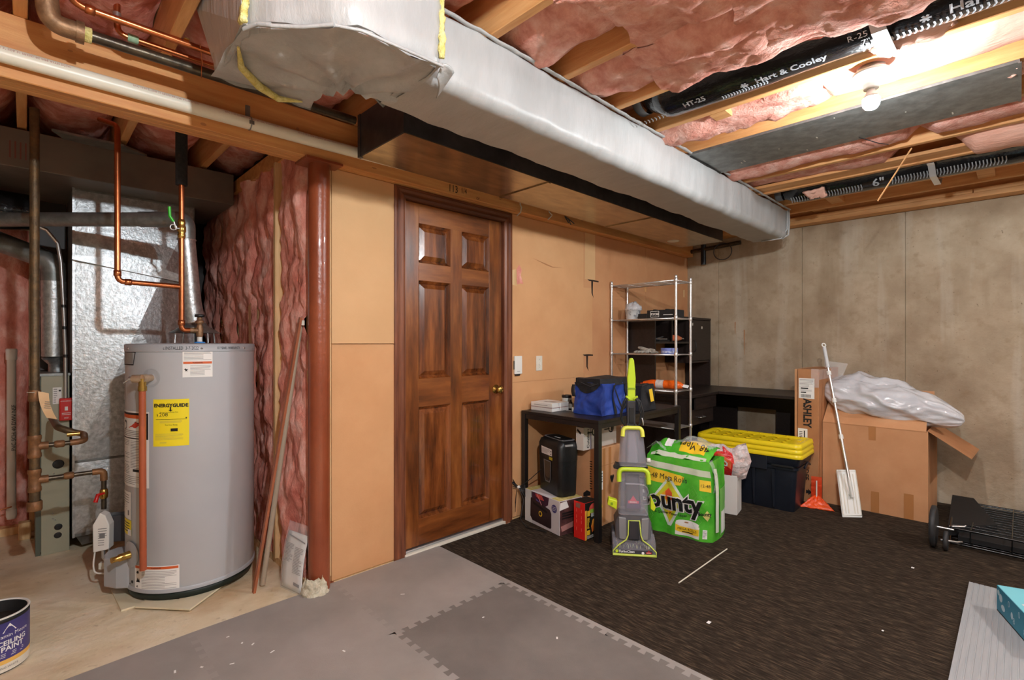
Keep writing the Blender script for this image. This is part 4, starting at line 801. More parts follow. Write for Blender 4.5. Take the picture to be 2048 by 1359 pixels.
B(.206, 3.98, .1, .835, 4.6, 2.2).build('side_body', GALVD, t)
MB().prism([(.20, 1.79), (.52, 1.80), (.84, 1.69), (.84, 1.66), (.20, 1.765)], 3.93, 3.97, lambda x, z, y: (x, y, z)).build('slip_flange', GALV, t)
for z in (.552, 1.11): MB().bar((.206, 3.972, z), (.834, 3.972, z), .004, .006).build('seam', GALVD, t)
B(.203, 3.968, .1, .214, 3.982, 2.2).build('corner_flange', GALV, t)
t = thing('trunk_duct', 'wide galvanised trunk duct in shaded brown grey across the top of the furnace room', 'duct', (-.3, 3.9, 2.2), W=True)
B(-2.3, 3.72, 2.2, 1.01, 4.5, 2.405).build('duct_body', M('shadow_galvanised', (104, 96, 88), (122, 112, 102), 3, .55, .4), t, bevel=.004)  # galvanised steel with its shade put into the brown grey colour
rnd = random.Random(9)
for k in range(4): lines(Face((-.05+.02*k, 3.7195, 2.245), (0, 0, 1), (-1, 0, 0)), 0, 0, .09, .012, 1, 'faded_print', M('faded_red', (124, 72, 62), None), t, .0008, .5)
o = MB().prism([(0, 0), (.3, .0), (.42, .09), (.2, .12), (.05, .1)], 0, .012, lambda x, y, z: (x, y, z)).build('foil_board', GALVD, None); o.location = (.1, 3.55, 2.38); tag(o, 'loose grey foil board tucked above the trunk duct', 'board')
t = thing('flexible_duct', 'shiny black duct drooping behind the rusty gas pipe', 'duct', (-.5, 4.3, 1.9), W=True)
MB().tube([(-1.4, 4.3, 2.06), (-.7, 4.3, 2.05), (-.2, 4.25, 2.06), (.02, 4.3, 2.075)], [.12, .125, .12, .11], 24).build('film_sleeve', FILM, t)
B(.07, 4.5, 1.09, .2, 4.62, 2.2).build('gap_shade_block', DARKBR, t)  # dark brown block stands in for the shaded gap behind the vent
# bits on the furnace room floor
o = B(-.03, -.03, 0, .03, .03, .11).build('wood_block', STUDM, bevel=.003); o.location = (.0, 4.52, 0); tag(o, 'short upright pine block by the foot of the pink wall', 'block')
o = MB().tube([(-.16, 0, 0), (-.05, -.02, .10), (.05, .0, .15), (.14, .02, .16)], .005, 6).build('loose_wire', COPPER); o.location = (-.2, 4.5, .06); tag(o, 'thin bare wire curving up from the floor at the pink wall', 'cable')
t = thing('leaning_trim', 'brown trim strip leaning on the pink insulation beside the column', 'trim', (.84, 2.73, 0), W=True)
MB().bar((.832, 2.725, .0), (1.012, 2.585, 1.40), .022, .012).build('strip', M('brown_trim', (150, 84, 54), (168, 98, 66), 6, .45), t)
t = thing('leaning_tube', 'grey beige tube leaning behind the brown trim strip', 'tube', (.88, 2.78, 0), W=True)
MB().tube([(.885, 2.76, .012), (1.022, 2.615, 1.36)], .013, 14).build('tube', M('beige_tube', (176, 160, 140), None, rough=.5), t); B(1.004, 2.58, 1.36, 1.03, 2.605, 1.385).build('end_clip', OFFW, t)
t = thing('manual_sleeve', 'clear sleeve of white printed sheets propped against the red column', 'papers', (.98, 2.6, 0), W=True)
a, b = Vector((.955, 2.70, .0)), Vector((.992, 2.525, .0)); tp_ = Vector((.055, .03, .30)); 
pf = lambda u, v: a+(b-a)*u+tp_*v*1.0+Vector((.0, 0, 0))-Vector((.02, .0, 0))*math.sin(v*PI)*.5
MB().grid(lambda u, v: pf(.03+.94*u, .02+.9*v), 4, 10).build('booklet', WHITE, t, solid=.006); MB().grid(lambda u, v: pf(u, v*1.08)-Vector((.006, .004, 0)), 6, 12).build('clear_sleeve', CLEAR, t)
Fp = lambda x, y, off: pf(x, y)-Vector((.0045, .003, 0))
for x0, x1, y0, y1, n in ((.1, .46, .45, .75, 14), (.52, .92, .3, .72, 18)): lines(Fp, x0, y0, x1, y1, n, 'small_print', GREYINK, t, 0, .3)
MB().add([Fp(x, y, 0) for x, y in ((.12, .86), (.94, .80), (.94, .82), (.12, .88))], [(0, 1, 2, 3)]).build('heading_bar', GREYINK, t); MB().add([Fp(x, y, 0) for x, y in ((.62, .12), (.9, .11), (.9, .16), (.62, .17))], [(0, 1, 2, 3)]).build('grey_box', GREYINK, t)
# paint can in the corner of the picture
t = thing('paint_can', 'open ceiling paint can with a purple label on the concrete floor', 'can', (-.094, 2.831, 0))
r = .108; MB().lathe([(0, .002), (r-.002, .002), (r, .006), (r, .21), (r-.003, .212), (r-.006, .206), (r-.006, .15)], 48).build('can', BLACKM, t); MB().lathe([(r+.0008, .006), (r+.0008, .036)], 48).build('white_band', OFFW, t)
MB().lathe([(0, .165), (r-.006, .165)], 40).build('paint_surface', M('dark_wet_residue', (40, 34, 30), (58, 50, 44), 20, .25), t)
MB().lathe([(r+.0005, .208), (r+.003, .211), (r+.002, .2145), (r-.004, .2145), (r-.006, .21)], 48).build('rim', PVCW, t)
CA = math.atan2(-2.8, .062)
FCn = lambda x, y, off: Vector(((r+off)*math.cos(CA+x/r), (r+off)*math.sin(CA+x/r), y))
MB().grid(lambda u, v: FCn(-.14+.36*u, .052+.142*v, .0012), 40, 1).build('purple_label', PURP, t); MB().grid(lambda u, v: FCn(-.14+.36*u, .194+.008*v, .0013), 40, 1).build('dark_band', INK, t)
MB().grid(lambda u, v: FCn(-.14+.36*u, .036+.016*v, .0012), 40, 1).build('gold_band', M('gold_band', (232, 184, 92), None), t)
for s_, sz, x, y in (('Benjamin Moore', .019, .055, .142), ('CEILING', .026, .062, .114), ('PAINT', .026, .062, .092)): text(s_, sz, FCn, x, y, WHITE, t, bold=.0006 if sz > .02 else 0, off=.002)
lines(FCn, .0, .06, .10, .078, 3, 'small_print', WHITE, t, .002, .3); text('CEILING WHITE', .011, FCn, .04, .022, GREYINK, t, off=.002)
poly(FCn, [(.03, .155), (.074, .155), (.052, .187)], 'peak_mark', WHITE, t, .002); poly(FCn, [(.046, .158), (.06, .158), (.053, .17)], 'peak_notch', PURP, t, .0026)
MB().grid(lambda u, v: FCn(-.06+.055*u, .11+.085*v, .0026+.001*nz(u*4, v*4)), 8, 8).build('paint_drip', M('grey_drip', (196, 188, 180), None, rough=.4), t)

# ------------------------------------------------------------------ switch plates on the tan wall
for k, (x0, x1, z0, z1, lb) in enumerate(((2.503, 2.578, 1.045, 1.175, 'larger white switch plate close to the door casing'), (2.736, 2.804, 1.06, 1.172, 'smaller cream switch plate further along the tan wall'))):
    t = thing('switch_plate', lb, 'switch', ((x0+x1)/2, YW, (z0+z1)/2), group='switch plates by the door', W=True)
    d_ = .014 if k == 0 else .006
    B(x0, YW-d_, z0, x1, YW-.001, z1).build('plate', WHITEP if k == 0 else OFFW, t, bevel=.003)
    xm, zm = (x0+x1)/2, (z0+z1)/2
    if k == 0: B(xm-.014, YW-d_-.001, z0+.018, xm+.014, YW-d_, z0+.021).build('status_slot', GREYINK, t); B(x0-.004, YW-.012, zm-.03, x0, YW-.001, zm+.03).build('wall_box_ear', GALVD, t); B(x0+.01, YW-.012, z0-.012, x1-.02, YW-.001, z0).build('shadow_strip', BLACK, t)  # black strip below the plate stands for its shade on the wall
    else: B(xm-.005, YW-d_-.009, zm-.012, xm+.005, YW-d_, zm+.012).build('toggle', WHITEP, t)
    for dz in (-.03, .03):
        if k: MB().lathe([(0, .002), (.003, .0015), (.0035, 0)], 8).build('screw', STEEL, t, W=False).matrix_basis = Matrix.Translation((0, -d_-.0003, dz)) @ Matrix.Rotation(PI/2, 4, 'X')

# ------------------------------------------------------------------ black work table and what is on it
t = thing('work_table', 'black rectangular table with square legs against the tan wall', 'table', (3.11, 2.19, .009), W=True)
tx0, tx1, ty0, ty1, th = 2.572, 3.655, 1.85, 2.53, .78
TB = M('black_table_finish', (26, 22, 22), (36, 31, 30), 6, .42, bump=.03)
B(tx0, ty0, th-.022, tx1, ty1, th).build('tabletop', TB, t, bevel=.002)
for x in (tx0, tx1-.036):
    for y in (ty0, ty1-.036): B(x, y, .009, x+.036, y+.036, th-.0225).build('leg', TB, t, bevel=.002)
for y in (ty0+.006, ty1-.024): B(tx0+.037, y, th-.055, tx1-.037, y+.018, th-.0225).build('apron', TB, t)
for x in (tx0+.006, tx1-.024): B(x, ty0+.037, th-.055, x+.018, ty1-.037, th-.0225).build('apron', TB, t)
B(2.72, 1.96, .712, 3.35, 2.1, .722).build('under_shelf', CARDD, t)
def boxed(name, label, cat, c, rz, w_, d_, h, m, bev=.002, grp=None):
    t = thing(name, label, cat, c, R(rz), grp); MB().box(-w_/2, 0, 0, w_/2, d_, h).build('carton', m, t, bevel=bev, seg=1)
    return t, Face((0, 0, 0), (1, 0, 0), (0, 0, 1)), Face((w_/2, 0, 0), (0, 1, 0), (0, 0, 1)), Face((0, 0, h), (1, 0, 0), (0, 1, 0)), Face((-w_/2, d_, 0), (0, -1, 0), (0, 0, 1))
t, Ff, Fr, Ft, Fl = boxed('white_box', 'flat white lidded box with a red pinstripe on the black table', 'box', (2.655, 2.41, th), -90, .205, .185, .06, WHITE)
for F_, a, b in ((Ff, -.102, .102), (Fr, .001, .184)): rect(F_, a, .026, b, .0285, 'red_pinstripe', M('maroon_ink', (132, 40, 44), None), t); rect(F_, a, .0295, b, .0302, 'lid_seam', GREYINK, t)
rect(Fr, .0, .028, .06, .058, 'white_seal', WHITEP, t); lines(Ff, -.07, .036, .06, .05, 1, 'small_print', GREYINK, t, .001, .2)
poly(Ft, [(-.03, .06), (.0, .08), (.05, .07), (.06, .1), (.0, .095), (-.04, .09)], 'dark_emblem', GREYD, t)
o = MB().prism([(-.03, 0), (.035, 0), (.004, .03)], -.02, .02, lambda x, y, z: (x, z, y)).build('plastic_wedge', BLACK); o.location = (2.86, 2.46, th); tag(o, 'small black plastic wedge behind the flat white box', 'wedge')
t = thing('jar', 'white jar with a black lid behind the white box', 'jar', (2.93, 2.40, th)); MB().lathe([(0, 0), (.036, 0), (.038, .004), (.038, .07), (.034, .078)], 24).build('body', M('pale_label', (206, 214, 208), (224, 226, 222), 20, .4), t); MB().lathe([(.036, .076), (.038, .078), (.038, .094), (.036, .096), (0, .096)], 24).build('lid', BLACK, t)
t = thing('small_bottle', 'small dark bottle standing between jar and blue bag', 'bottle', (2.865, 2.31, th)); MB().lathe([(0, 0), (.014, 0), (.015, .05), (.008, .06), (.008, .07), (0, .07)], 16).build('body', BLACK, t); MB().lathe([(.0155, .01), (.0155, .045)], 16).build('label', M('bottle_label', (150, 140, 130), None), t)
t = thing('charger_plug', 'tiny white two-pin charger cube at the table edge', 'charger', (2.79, 2.215, th), R(-40)); B(-.017, -.017, 0, .017, .017, .032).build('cube', WHITEP, t, bevel=.004); B(-.009, -.018, .013, -.001, -.0165, .022).build('socket', INK, t); B(.002, -.018, .013, .009, -.0165, .022).build('socket', INK, t); MB().tube([(-.02, .02, .004), (-.05, .05, .003), (-.03, .08, .003)], .002, 6).build('cable', WHITEP, t)
def soft(x0, y0, z0, x1, y1, z1, nn, seed, amp, taper=0, f=9):             # creased cloth box
    m = MB(); D = (x1-x0, y1-y0, z1-z0)
    def wp(x, y, z):
        q = Vector((x, y, z))*f; k = (z-z0)/D[2]; cx, cy = (x0+x1)/2, (y0+y1)/2
        s = 1-taper*k
        v = Vector((cx+(x-cx)*s, cy+(y-cy)*s, z)); low = min(1, k*6)
        return v+Vector((noise.noise(q+Vector((seed, 0, 0))), noise.noise(q+Vector((0, seed, 3))), noise.noise(q+Vector((5, 0, seed)))*.6*low))*amp+Vector((noise.noise(q*2.6), noise.noise(q*2.7+Vector((9, 9, seed))), 0))*amp*.45
    L = lambda a, b, u: a+(b-a)*u
    for g in (lambda u, v: wp(L(x0, x1, u), y0, L(z0, z1, v)), lambda u, v: wp(L(x1, x0, u), y1, L(z0, z1, v)), lambda u, v: wp(x0, L(y1, y0, u), L(z0, z1, v)), lambda u, v: wp(x1, L(y0, y1, u), L(z0, z1, v)), lambda u, v: wp(L(x0, x1, u), L(y0, y1, v), z1)): m.grid(g, nn, nn)
    return m, wp
t = thing('cooler_bag', 'blue and black nylon cooler bag on the black table', 'bag', (2.93, 2.06, th), W=True)
m, wp = soft(2.735, 1.945, th+.002, 3.12, 2.175, th+.215, 26, 3, .02, .05); m.build('blue_body', BLUE, t)
m2, _ = soft(2.738, 1.95, th+.2, 3.118, 2.17, th+.245, 10, 5, .012, .0); m2.build('black_lid', BLKN, t)
MB().grid(lambda u, v: wp(2.735, 2.17-.215*u, th+.215-.07*v*(max(0,math.sin(u*PI))**.6))+Vector((-.008, 0, 0)), 14, 6).build('end_flap', BLKN, t)
MB().tube([wp(2.736, 2.12, th+.212)+Vector((-.014, 0, 0)), wp(2.736, 2.02, th+.2)+Vector((-.016, 0, -.01)), wp(2.736, 1.97, th+.215)+Vector((-.014, 0, 0))], .003, 6).build('piping', GREYD, t)
for x in (2.86, 3.02): MB().grid(lambda u, v, x=x: wp(x+.03*u, 1.945, th+.005+.20*v)+Vector((0, -.007, 0)), 3, 10).build('strap', BLKN, t)
MB().grid(lambda u, v: Vector((2.87+.16*u, 1.925-.015*math.sin(u*PI), th+.16-.13*math.sin(u*PI)+.022*v)), 18, 2).build('carry_handle', BLKN, t, solid=.004)
MB().grid(lambda u, v: Vector((2.725-.012*math.sin(u*PI), 2.15+.03*v, th+.2-.08*u)), 8, 2).build('side_loop', BLKN, t, solid=.004)
t = thing('tool_bag', 'black soft bag with a hanging yellow tag beside the blue cooler', 'bag', (3.25, 2.0, th), W=True)
m, wp = soft(3.14, 1.88, th+.002, 3.34, 2.16, th+.185, 10, 9, .014, .12); m.build('body', BLKN, t); MB().tube([(3.15, 1.89, th+.18), (3.25, 1.90, th+.192), (3.33, 2.0, th+.18)], .004, 6).build('piping', GREYD, t)
o = MB().add([(3.195, 1.862, th+.155), (3.232, 1.858, th+.16), (3.256, 1.856, th+.07), (3.22, 1.86, th+.065)], [(0, 1, 2, 3)]).build('yellow_tag', GOLD, t, solid=.002)

# ------------------------------------------------------------------ under the table
t, Ff, Fr, Ft, Fl = boxed('appliance_box', 'printed appliance box showing a dark air fryer under the shredder', 'box', (2.52, 2.285, .009), -99.2, .375, .2, .225, M('printed_white_card', (214, 208, 210), (222, 216, 218), 3, .5))
rect(Ff, -.187, .001, -.105, .225, 'white_panel', WHITE, t); 
poly(Ff, [(-.12, .222), (.08, .222), (.07, .17), (.02, .14), (-.06, .145), (-.112, .18)], 'photo_field', M('dark_plum_print', (52, 26, 44), (84, 40, 66), 8, .5), t)
poly(Ff, [(-.07, .218), (.0, .22), (.03, .19), (-.02, .185), (-.06, .2)], 'glow_print', M('coral_print', (228, 92, 74), (196, 70, 80), 20, .5), t, .0013); MB().add([Ff(-.05, .215, .0018), Ff(-.044, .217, .0018), Ff(.005, .155, .0018), Ff(-.001, .153, .0018)], [(0, 1, 2, 3)]).build('utensil_print', M('pink_print2', (232, 160, 168), None), t)
poly(Ff, [(-.06, .182), (-.02, .17), (-.03, .15), (-.06, .155)], 'violet_print', M('violet_print', (96, 84, 160), None), t, .0013)
poly(Ff, [(-.12, .175), (-.11, .182), (.09, .145), (.105, .125), (.105, .03), (.095, .02), (-.1, .025), (-.125, .05)], 'appliance_print', M('dark_brown_print', (44, 30, 32), (58, 38, 40), 5, .45), t, .0016)
poly(Ff, [(-.095, .158), (.06, .128), (.066, .118), (.06, .112), (-.09, .14)], 'slot_print', INK, t, .002)
poly(Ff, circ(18, .019, -.01, .092), 'yellow_ring', GOLD, t, .002); poly(Ff, circ(18, .012, -.01, .092), 'ring_centre', DARKBR, t, .0025); poly(Ff, circ(16, .027, .135, .165), 'round_badge', PURP, t, .0016); lines(Ff, .117, .15, .153, .18, 3, 'small_print', WHITE, t, .0022, .3)
rect(Fr, .002, .002, .19, .222, 'photo_side', M('dark_food_print', (58, 36, 38), (112, 70, 66), 14, .5), t); lines(Fr, .02, .1, .18, .15, 3, 'grill_print', INK, t, .0014, .6); poly(Fr, [(.005, .215), (.06, .22), (.08, .175), (.0, .165)], 'white_dish', WHITE, t, .0014); poly(Fr, [(.01, .06), (.17, .085), (.18, .05), (.02, .025)], 'meat_print', M('meat_print', (176, 126, 120), None), t, .0014)
for a, b in ((-.185, -.12), (.1, .186)): rect(Ft, a, .002, b, .198, 'top_print', YELF, t)
t, Ff, Fr, Ft, Fl = boxed('red_box', 'slim red and orange printed box standing by the table leg', 'box', (2.549, 1.985, .009), -93.5, .095, .125, .238, M('red_card', (222, 40, 32), (214, 34, 28), 6, .45))
for x in (-.022, .02):
    for z in (.05, .1, .13, .17): rect(Ff, x-.0015, z, x+.0015, z+.022, 'fold_line', M('pale_red', (244, 130, 110), None), t)
poly(Ff, [(-.03, .2), (.006, .197), (.012, .228), (-.024, .228)], 'grey_patch', M('brown_patch', (146, 98, 84), None), t)
rect(Fr, .001, .001, .124, .237, 'black_side', INK, t, .0006); rect(Fr, .001, .001, .018, .19, 'yellow_edge', M('amber_print', (246, 178, 66), None), t, .0009)
poly(Fr, circ(20, .05, .09, .19, .036), 'red_swirl', M('red_swirl', (196, 34, 44), (230, 90, 80), 30), t, .001); rect(Fr, .05, .165, .12, .19, 'green_word', M('green_print', (150, 196, 70), None), t, .0014); rect(Fr, .06, .14, .12, .163, 'grey_word', M('grey_print', (180, 186, 190), None), t, .0014)
rect(Fr, .022, .15, .05, .185, 'yellow_word', GOLD, t, .0014); lines(Fr, .022, .07, .045, .14, 9, 'yellow_list', GOLD, t, .0014, .6); rect(Fr, .02, .03, .05, .06, 'yellow_word', GOLD, t, .0014); poly(Fr, [(.07, .04), (.1, .05), (.115, .09), (.1, .13), (.075, .12), (.06, .08)], 'flame_print', M('flame_print', (226, 96, 40), (250, 170, 60), 30), t, .0014); lines(Fr, .02, .006, .122, .026, 3, 'small_print', WHITE, t, .0014, .4)
rect(Ft, -.047, .001, .047, .124, 'black_top', INK, t)
# shredder on the printed box
t = thing('paper_shredder', 'black paper shredder with a clear window on the printed box', 'shredder', (2.586, 2.278, .2345), R(-108))
rs = lambda w_, y0, y1, r, z: [(cx+r*math.cos(a+k*PI/12), cy+r*math.sin(a+k*PI/12), z) for cx, cy, a in ((w_/2-r, y1-r, 0), (-w_/2+r, y1-r, PI/2), (-w_/2+r, y0+r, PI), (w_/2-r, y0+r, 1.5*PI)) for k in range(7)]
def stack(rings, name, m, par, top=True):
    n = len(rings[0]); b = MB(); vs = sum(rings, []); fs = [(j*n+i, j*n+(i+1) % n, (j+1)*n+(i+1) % n, (j+1)*n+i) for j in range(len(rings)-1) for i in range(n)]
    b.add(vs, fs, True); b.add(rings[0], [tuple(range(n))[::-1]]); b.add(rings[-1], [tuple(range(n))]); return b.build(name, m, par)
SH = M('shredder_black', (20, 20, 22), (28, 28, 30), 60, .4, bump=.06)
stack([rs(.27, .004, .142, .03, 0), rs(.274, 0, .146, .03, .01), rs(.292, -.004, .152, .032, .24)], 'bin', SH, t); stack([rs(.294, -.006, .154, .034, .2405), rs(.296, -.006, .156, .034, .33), rs(.28, .004, .152, .034, .36), rs(.238, .024, .142, .03, .372)], 'head', SH, t)
stack([rs(.256, .03, .14, .03, .3725), rs(.26, .028, .142, .03, .376)], 'top_trim', M('silver_trim', (160, 162, 166), None, rough=.35), t); stack([rs(.226, .034, .136, .03, .3765), rs(.224, .035, .135, .03, .379)], 'top_panel', BLACK, t); B(-.085, .08, .379, .06, .088, .380).build('feed_slot', INK, t); poly(Face((0, 0, .3795), (1, 0, 0), (0, 1, 0)), [(-.02, .055), (.05, .055), (.045, .072), (-.015, .07)], 'control_label', WHITE, t)
Fs = Face((0, -.0035, 0), (1, 0, 0), (0, -.0165, 1)); poly(Fs, [(-.055, .225), (-.05, .1), (-.035, .075), (.02, .075), (.035, .1), (.04, .225)], 'window_frame', M('grey_trim', (120, 120, 124), None, rough=.3), t, .0008); poly(Fs, [(-.048, .22), (-.043, .103), (-.031, .083), (.016, .083), (.028, .103), (.033, .22)], 'window', M('dark_window', (34, 34, 38), None, rough=.12), t, .0014)
Fs2 = Face((0, -.0068, 0), (1, 0, 0), (0, .0, 1)); poly(Fs2, [(-.085, .262), (.055, .262), (.052, .308), (-.088, .312)], 'warning_sticker', WHITE, t, .0006); lines(Fs2, -.08, .27, .03, .302, 7, 'small_print', GREYINK, t, .0012, .25); rect(Fs2, .035, .27, .046, .278, 'mark', INK, t, .0012); rect(Fs2, .035, .288, .046, .296, 'mark', INK, t, .0012); rect(Fs2, .02, .235, .065, .255, 'yellow_tab', M('dull_yellow', (196, 176, 40), None), t, .003)
B(.095, .04, .34, .151, .1, .352).build('grey_label', M('grey_label', (176, 176, 176), None), t)
# tall brown carton with the small white carton on top
t = thing('tall_carton', 'tall brown carton with white labels behind the table leg', 'box', (2.90, 2.13, .009), W=True)
B(2.757, 2.013, .009, 3.065, 2.25, .545).build('carton', CARD, t, bevel=.002, seg=1); Fc = Face((2.757, 2.0128, .009), (1, 0, 0), (0, 0, 1)); Fcl = Face((2.7568, 2.25, .009), (0, -1, 0), (0, 0, 1))
for a, b in ((.03, .07), (.03, .07)): pass
rect(Fc, .04, .43, .075, .49, 'white_label', WHITE, t); rect(Fc, .04, .25, .09, .38, 'white_label', WHITE, t); lines(Fc, .045, .26, .085, .37, 6, 'small_print', INK, t, .0014, .35); rect(Fc, .09, .02, .12, .53, 'tape', CARDT, t, .0006); rect(Fc, .16, .2, .19, .53, 'tape', CARDT, t, .0006); rect(Fc, .04, .41, .25, .415, 'seam', CARDD, t)
poly(Fc, [(.2, .275), (.215, .295), (.224, .315), (.222, .328), (.212, .333), (.203, .328), (.2, .32), (.197, .328), (.188, .333), (.178, .328), (.176, .315), (.185, .295)], 'heart_mark', INK, t, .0012); poly(Fc, [(.05, .17), (.07, .18), (.085, .13), (.065, .125)], 'yellow_tag', GOLD, t, .0012)
poly(Fcl, [(.14, .2), (.2, .22), (.2, .245), (.17, .25), (.14, .225)], 'ink_mark', INK, t, .001); lines(Fcl, .1, .12, .2, .15, 2, 'ink_lines', INK, t, .001, .15); lines(Fcl, .195, .26, .215, .46, 12, 'small_print', INK, t, .001, .4)
t = thing('mixer_carton', 'white carton with a hand mixer picture on the tall brown carton', 'box', (2.87, 2.1, .5455), W=True)
B(2.673, 2.045, .5455, 3.06, 2.11, .70).build('carton', M('white_card', (214, 206, 198), (222, 214, 206), 4, .55), t, bevel=.002, seg=1); Fm = Face((2.673, 2.0448, .5455), (1, 0, 0), (0, 0, 1))
text('Cuisinart', .036, Fm, .05, .077, INK, t, ang=PI/2, bold=.0006, off=.0012); rect(Fm, .073, .0, .083, .153, 'lilac_stripe', M('lilac_print', (150, 138, 160), None), t); rect(Fm, .086, .0, .089, .153, 'lilac_stripe', MATS['lilac_print'], t)
for cx in (.125, .32):
    poly(Fm, circ(20, .034, cx, .115, .03), 'mixer_print', INK, t); poly(Fm, circ(20, .025, cx, .115, .021), 'mixer_gap', MATS['white_card'], t, .0012); rect(Fm, cx-.004, .09, cx+.006, .14, 'mixer_stem', INK, t, .0015); poly(Fm, circ(14, .01, cx+.012, .115, .016), 'mixer_eye', INK, t, .0015); rect(Fm, cx-.085, .111, cx-.02, .119, 'mixer_handle', INK, t, .0015)
poly(Face((2.6728, 2.11, .5455), (0, -1, 0), (0, 0, 1)), [(.01, .13), (.04, .105), (.045, .12), (.015, .145)], 'mark', INK, t)
t = thing('power_cord_bundle', 'tied bundle of black power cord hanging by the table leg', 'cable', (2.50, 2.47, .25), W=True)
c = Vector((2.505, 2.49, .245)); m = MB(); rnd = random.Random(4)
for k in range(5):
    a = .06+.03*rnd.random(); m = MB()
    m.tube([c+Vector((.0, .0, 0)), c+Vector((-.02*k*.3, .03+a*.3, .03)), c+Vector((-.01, .035+a*.4, -.02+.02*k)), c+Vector((0, .01, -.005)), c+Vector((.02, -.03-a*.2, .02-.012*k)), c+Vector((.015, -.05, -.02-.01*k)), c], .0028, 6).build('cord_loop', BLACK, t)
MB().tube([c+Vector((0, -.006, -.006)), c+Vector((0, .006, .006))], .012, 8).build('tie', PVCW, t)
MB().tube([c, c+Vector((.06, -.06, .06)), (2.6, 2.36, .38)], .003, 6).build('cord', BLACK, t); MB().tube([c, c+Vector((.0, -.05, -.08)), (2.47, 2.44, .04), (2.44, 2.35, .014), (2.48, 2.2, .013)], .003, 6).build('cord', BLACK, t)
for k in range(3): MB().tube([c+Vector((0, .02, -.02)), c+Vector((-.005, .03, -.12-.03*k))], .0018, 5).build('cord_end', BLACK, t)

# ------------------------------------------------------------------ chrome wire shelf
t = thing('wire_shelf', 'narrow chrome wire shelving unit between table and dark hutch', 'shelf', (3.825, 2.22, .009), W=True)
sx0, sx1, sy0, sy1 = 3.70, 3.95, 1.915, 2.522
for x in (sx0, sx1):
    for y in (sy0, sy1):
        MB().tube([(x, y, .009), (x, y, 1.80)], .0105, 12).build('post', CHROME, t); MB().lathe([(.011, 1.795), (.0115, 1.806), (.006, 1.81), (0, 1.81)], 12, (x, y, 0)).build('post_cap', CHROME, t)
for z in (1.775, 1.472, 1.178, .884, .585, .15):
    f = MB(); z_ = z-.006
    MB().tube([(sx0, sy0, z_), (sx1, sy0, z_), (sx1, sy1, z_), (sx0, sy1, z_)], .0045, 6, closed=True).build('shelf_rail', CHROME, t)
    m = MB(); kk = 18
    for k in range(kk): x = sx0+(sx1-sx0)*(k+.5)/kk; m.bar((x, sy0, z-.002), (x, sy1, z-.002), .0028, .0028)
    for y in (sy0+.15, sy0+.30, sy0+.45): m.bar((sx0, y, z-.007), (sx1, y, z-.007), .004, .004)
    o = m.build('wire_deck', CHROME, t); o['kind'] = 'stuff'
    for x in (sx0, sx1):
        for y in (sy0, sy1): MB().lathe([(.0125, z-.02), (.0135, z-.018), (.0145, z+.012), (.0125, z+.014)], 10, (x, y, 0)).build('collar', CHROME, t)
for y, z in ((2.28, 1.77), (2.02, 1.77)): pass
t = thing('plastic_tub', 'white printed tub stuffed with clear plastic on the upper shelf', 'tub', (3.80, 2.37, 1.4725))
MB().lathe([(0, 0), (.056, 0), (.058, .004), (.068, .085), (.07, .085), (.07, .09), (.066, .09)], 28).build('tub', M('printed_tub', (222, 222, 222), (150, 150, 156), 24, .4, lo=.5, hi=.6), t)
MB().grid(lambda u, v: tuple(Vector((math.cos(u*2*PI)*math.sin(v*PI/2), math.sin(u*2*PI)*math.sin(v*PI/2), math.cos(v*PI/2)))*(.068+.018*nz(math.cos(u*2*PI)*2, math.sin(u*2*PI)*2, v*3))+Vector((0, -.01*(1-v), .08))), 24, 10, closeu=True).build('clear_wrap', M('crinkled_clear', (214, 212, 216), (240, 240, 244), 18, .15, bump=1, bsc=30, alpha=.7), t)
t = thing('tool_case', 'low black stepped case with a white logo on the upper shelf', 'box', (3.80, 2.10, 1.4725), W=True)
B(3.72, 1.945, 1.4728, 3.90, 2.185, 1.54).build('case', BLACKM, t, bevel=.003); B(3.72, 2.186, 1.4728, 3.90, 2.27, 1.515).build('step', BLACKM, t, bevel=.003); Fk = Face((3.7198, 2.185, 1.4728), (0, -1, 0), (0, 0, 1))
m = MB()
for a, b, c_, d_ in ((.035, .008, .11, .011), (.035, .055, .11, .058), (.033, .01, .036, .056), (.109, .01, .112, .056)): m = MB().add([Fk(a, b), Fk(c_, b), Fk(c_, d_), Fk(a, d_)], [(0, 1, 2, 3)]).build('logo_frame', WHITE, t)
text('RYOBI', .026, Fk, .0725, .032, WHITE, t, bold=.0006, off=.0012); lines(Fk, .15, .02, .235, .03, 1, 'small_print', WHITE, t, .001, .5)
for y in (2.13, 2.02): B(3.76, y, 1.5402, 3.80, y+.02, 1.548).build('latch', BLACK, t)
t = thing('work_gloves', 'grey ridged work gloves lying on the middle shelf', 'gloves', (3.80, 2.24, 1.179))
GL = M('grey_glove', (148, 140, 130), (186, 178, 166), 40, .8, bump=.6, bsc=60)
for k in range(4): MB().tube([(-.03, .05-.03*k, .012), (-.055, .06-.032*k, .014), (-.075, .07-.034*k, .01)], [.011, .012, .008], 8).build('finger', GL, t)
MB().grid(lambda u, v: (-.03+.11*v, .075-.15*u, .012+.02*math.sin(u*PI)*(1-.4*v)+.006*nz(u*5, v*5)), 10, 8).build('palm', GL, t, solid=.01); MB().tube([(.0, -.05, .02), (-.03, .03, .045), (-.02, .06, .05)], [.014, .015, .009], 8).build('thumb', GL, t); MB().tube([(.01, -.03, .03), (.0, -.075, .02)], [.016, .018], 8).build('cuff', GL, t)
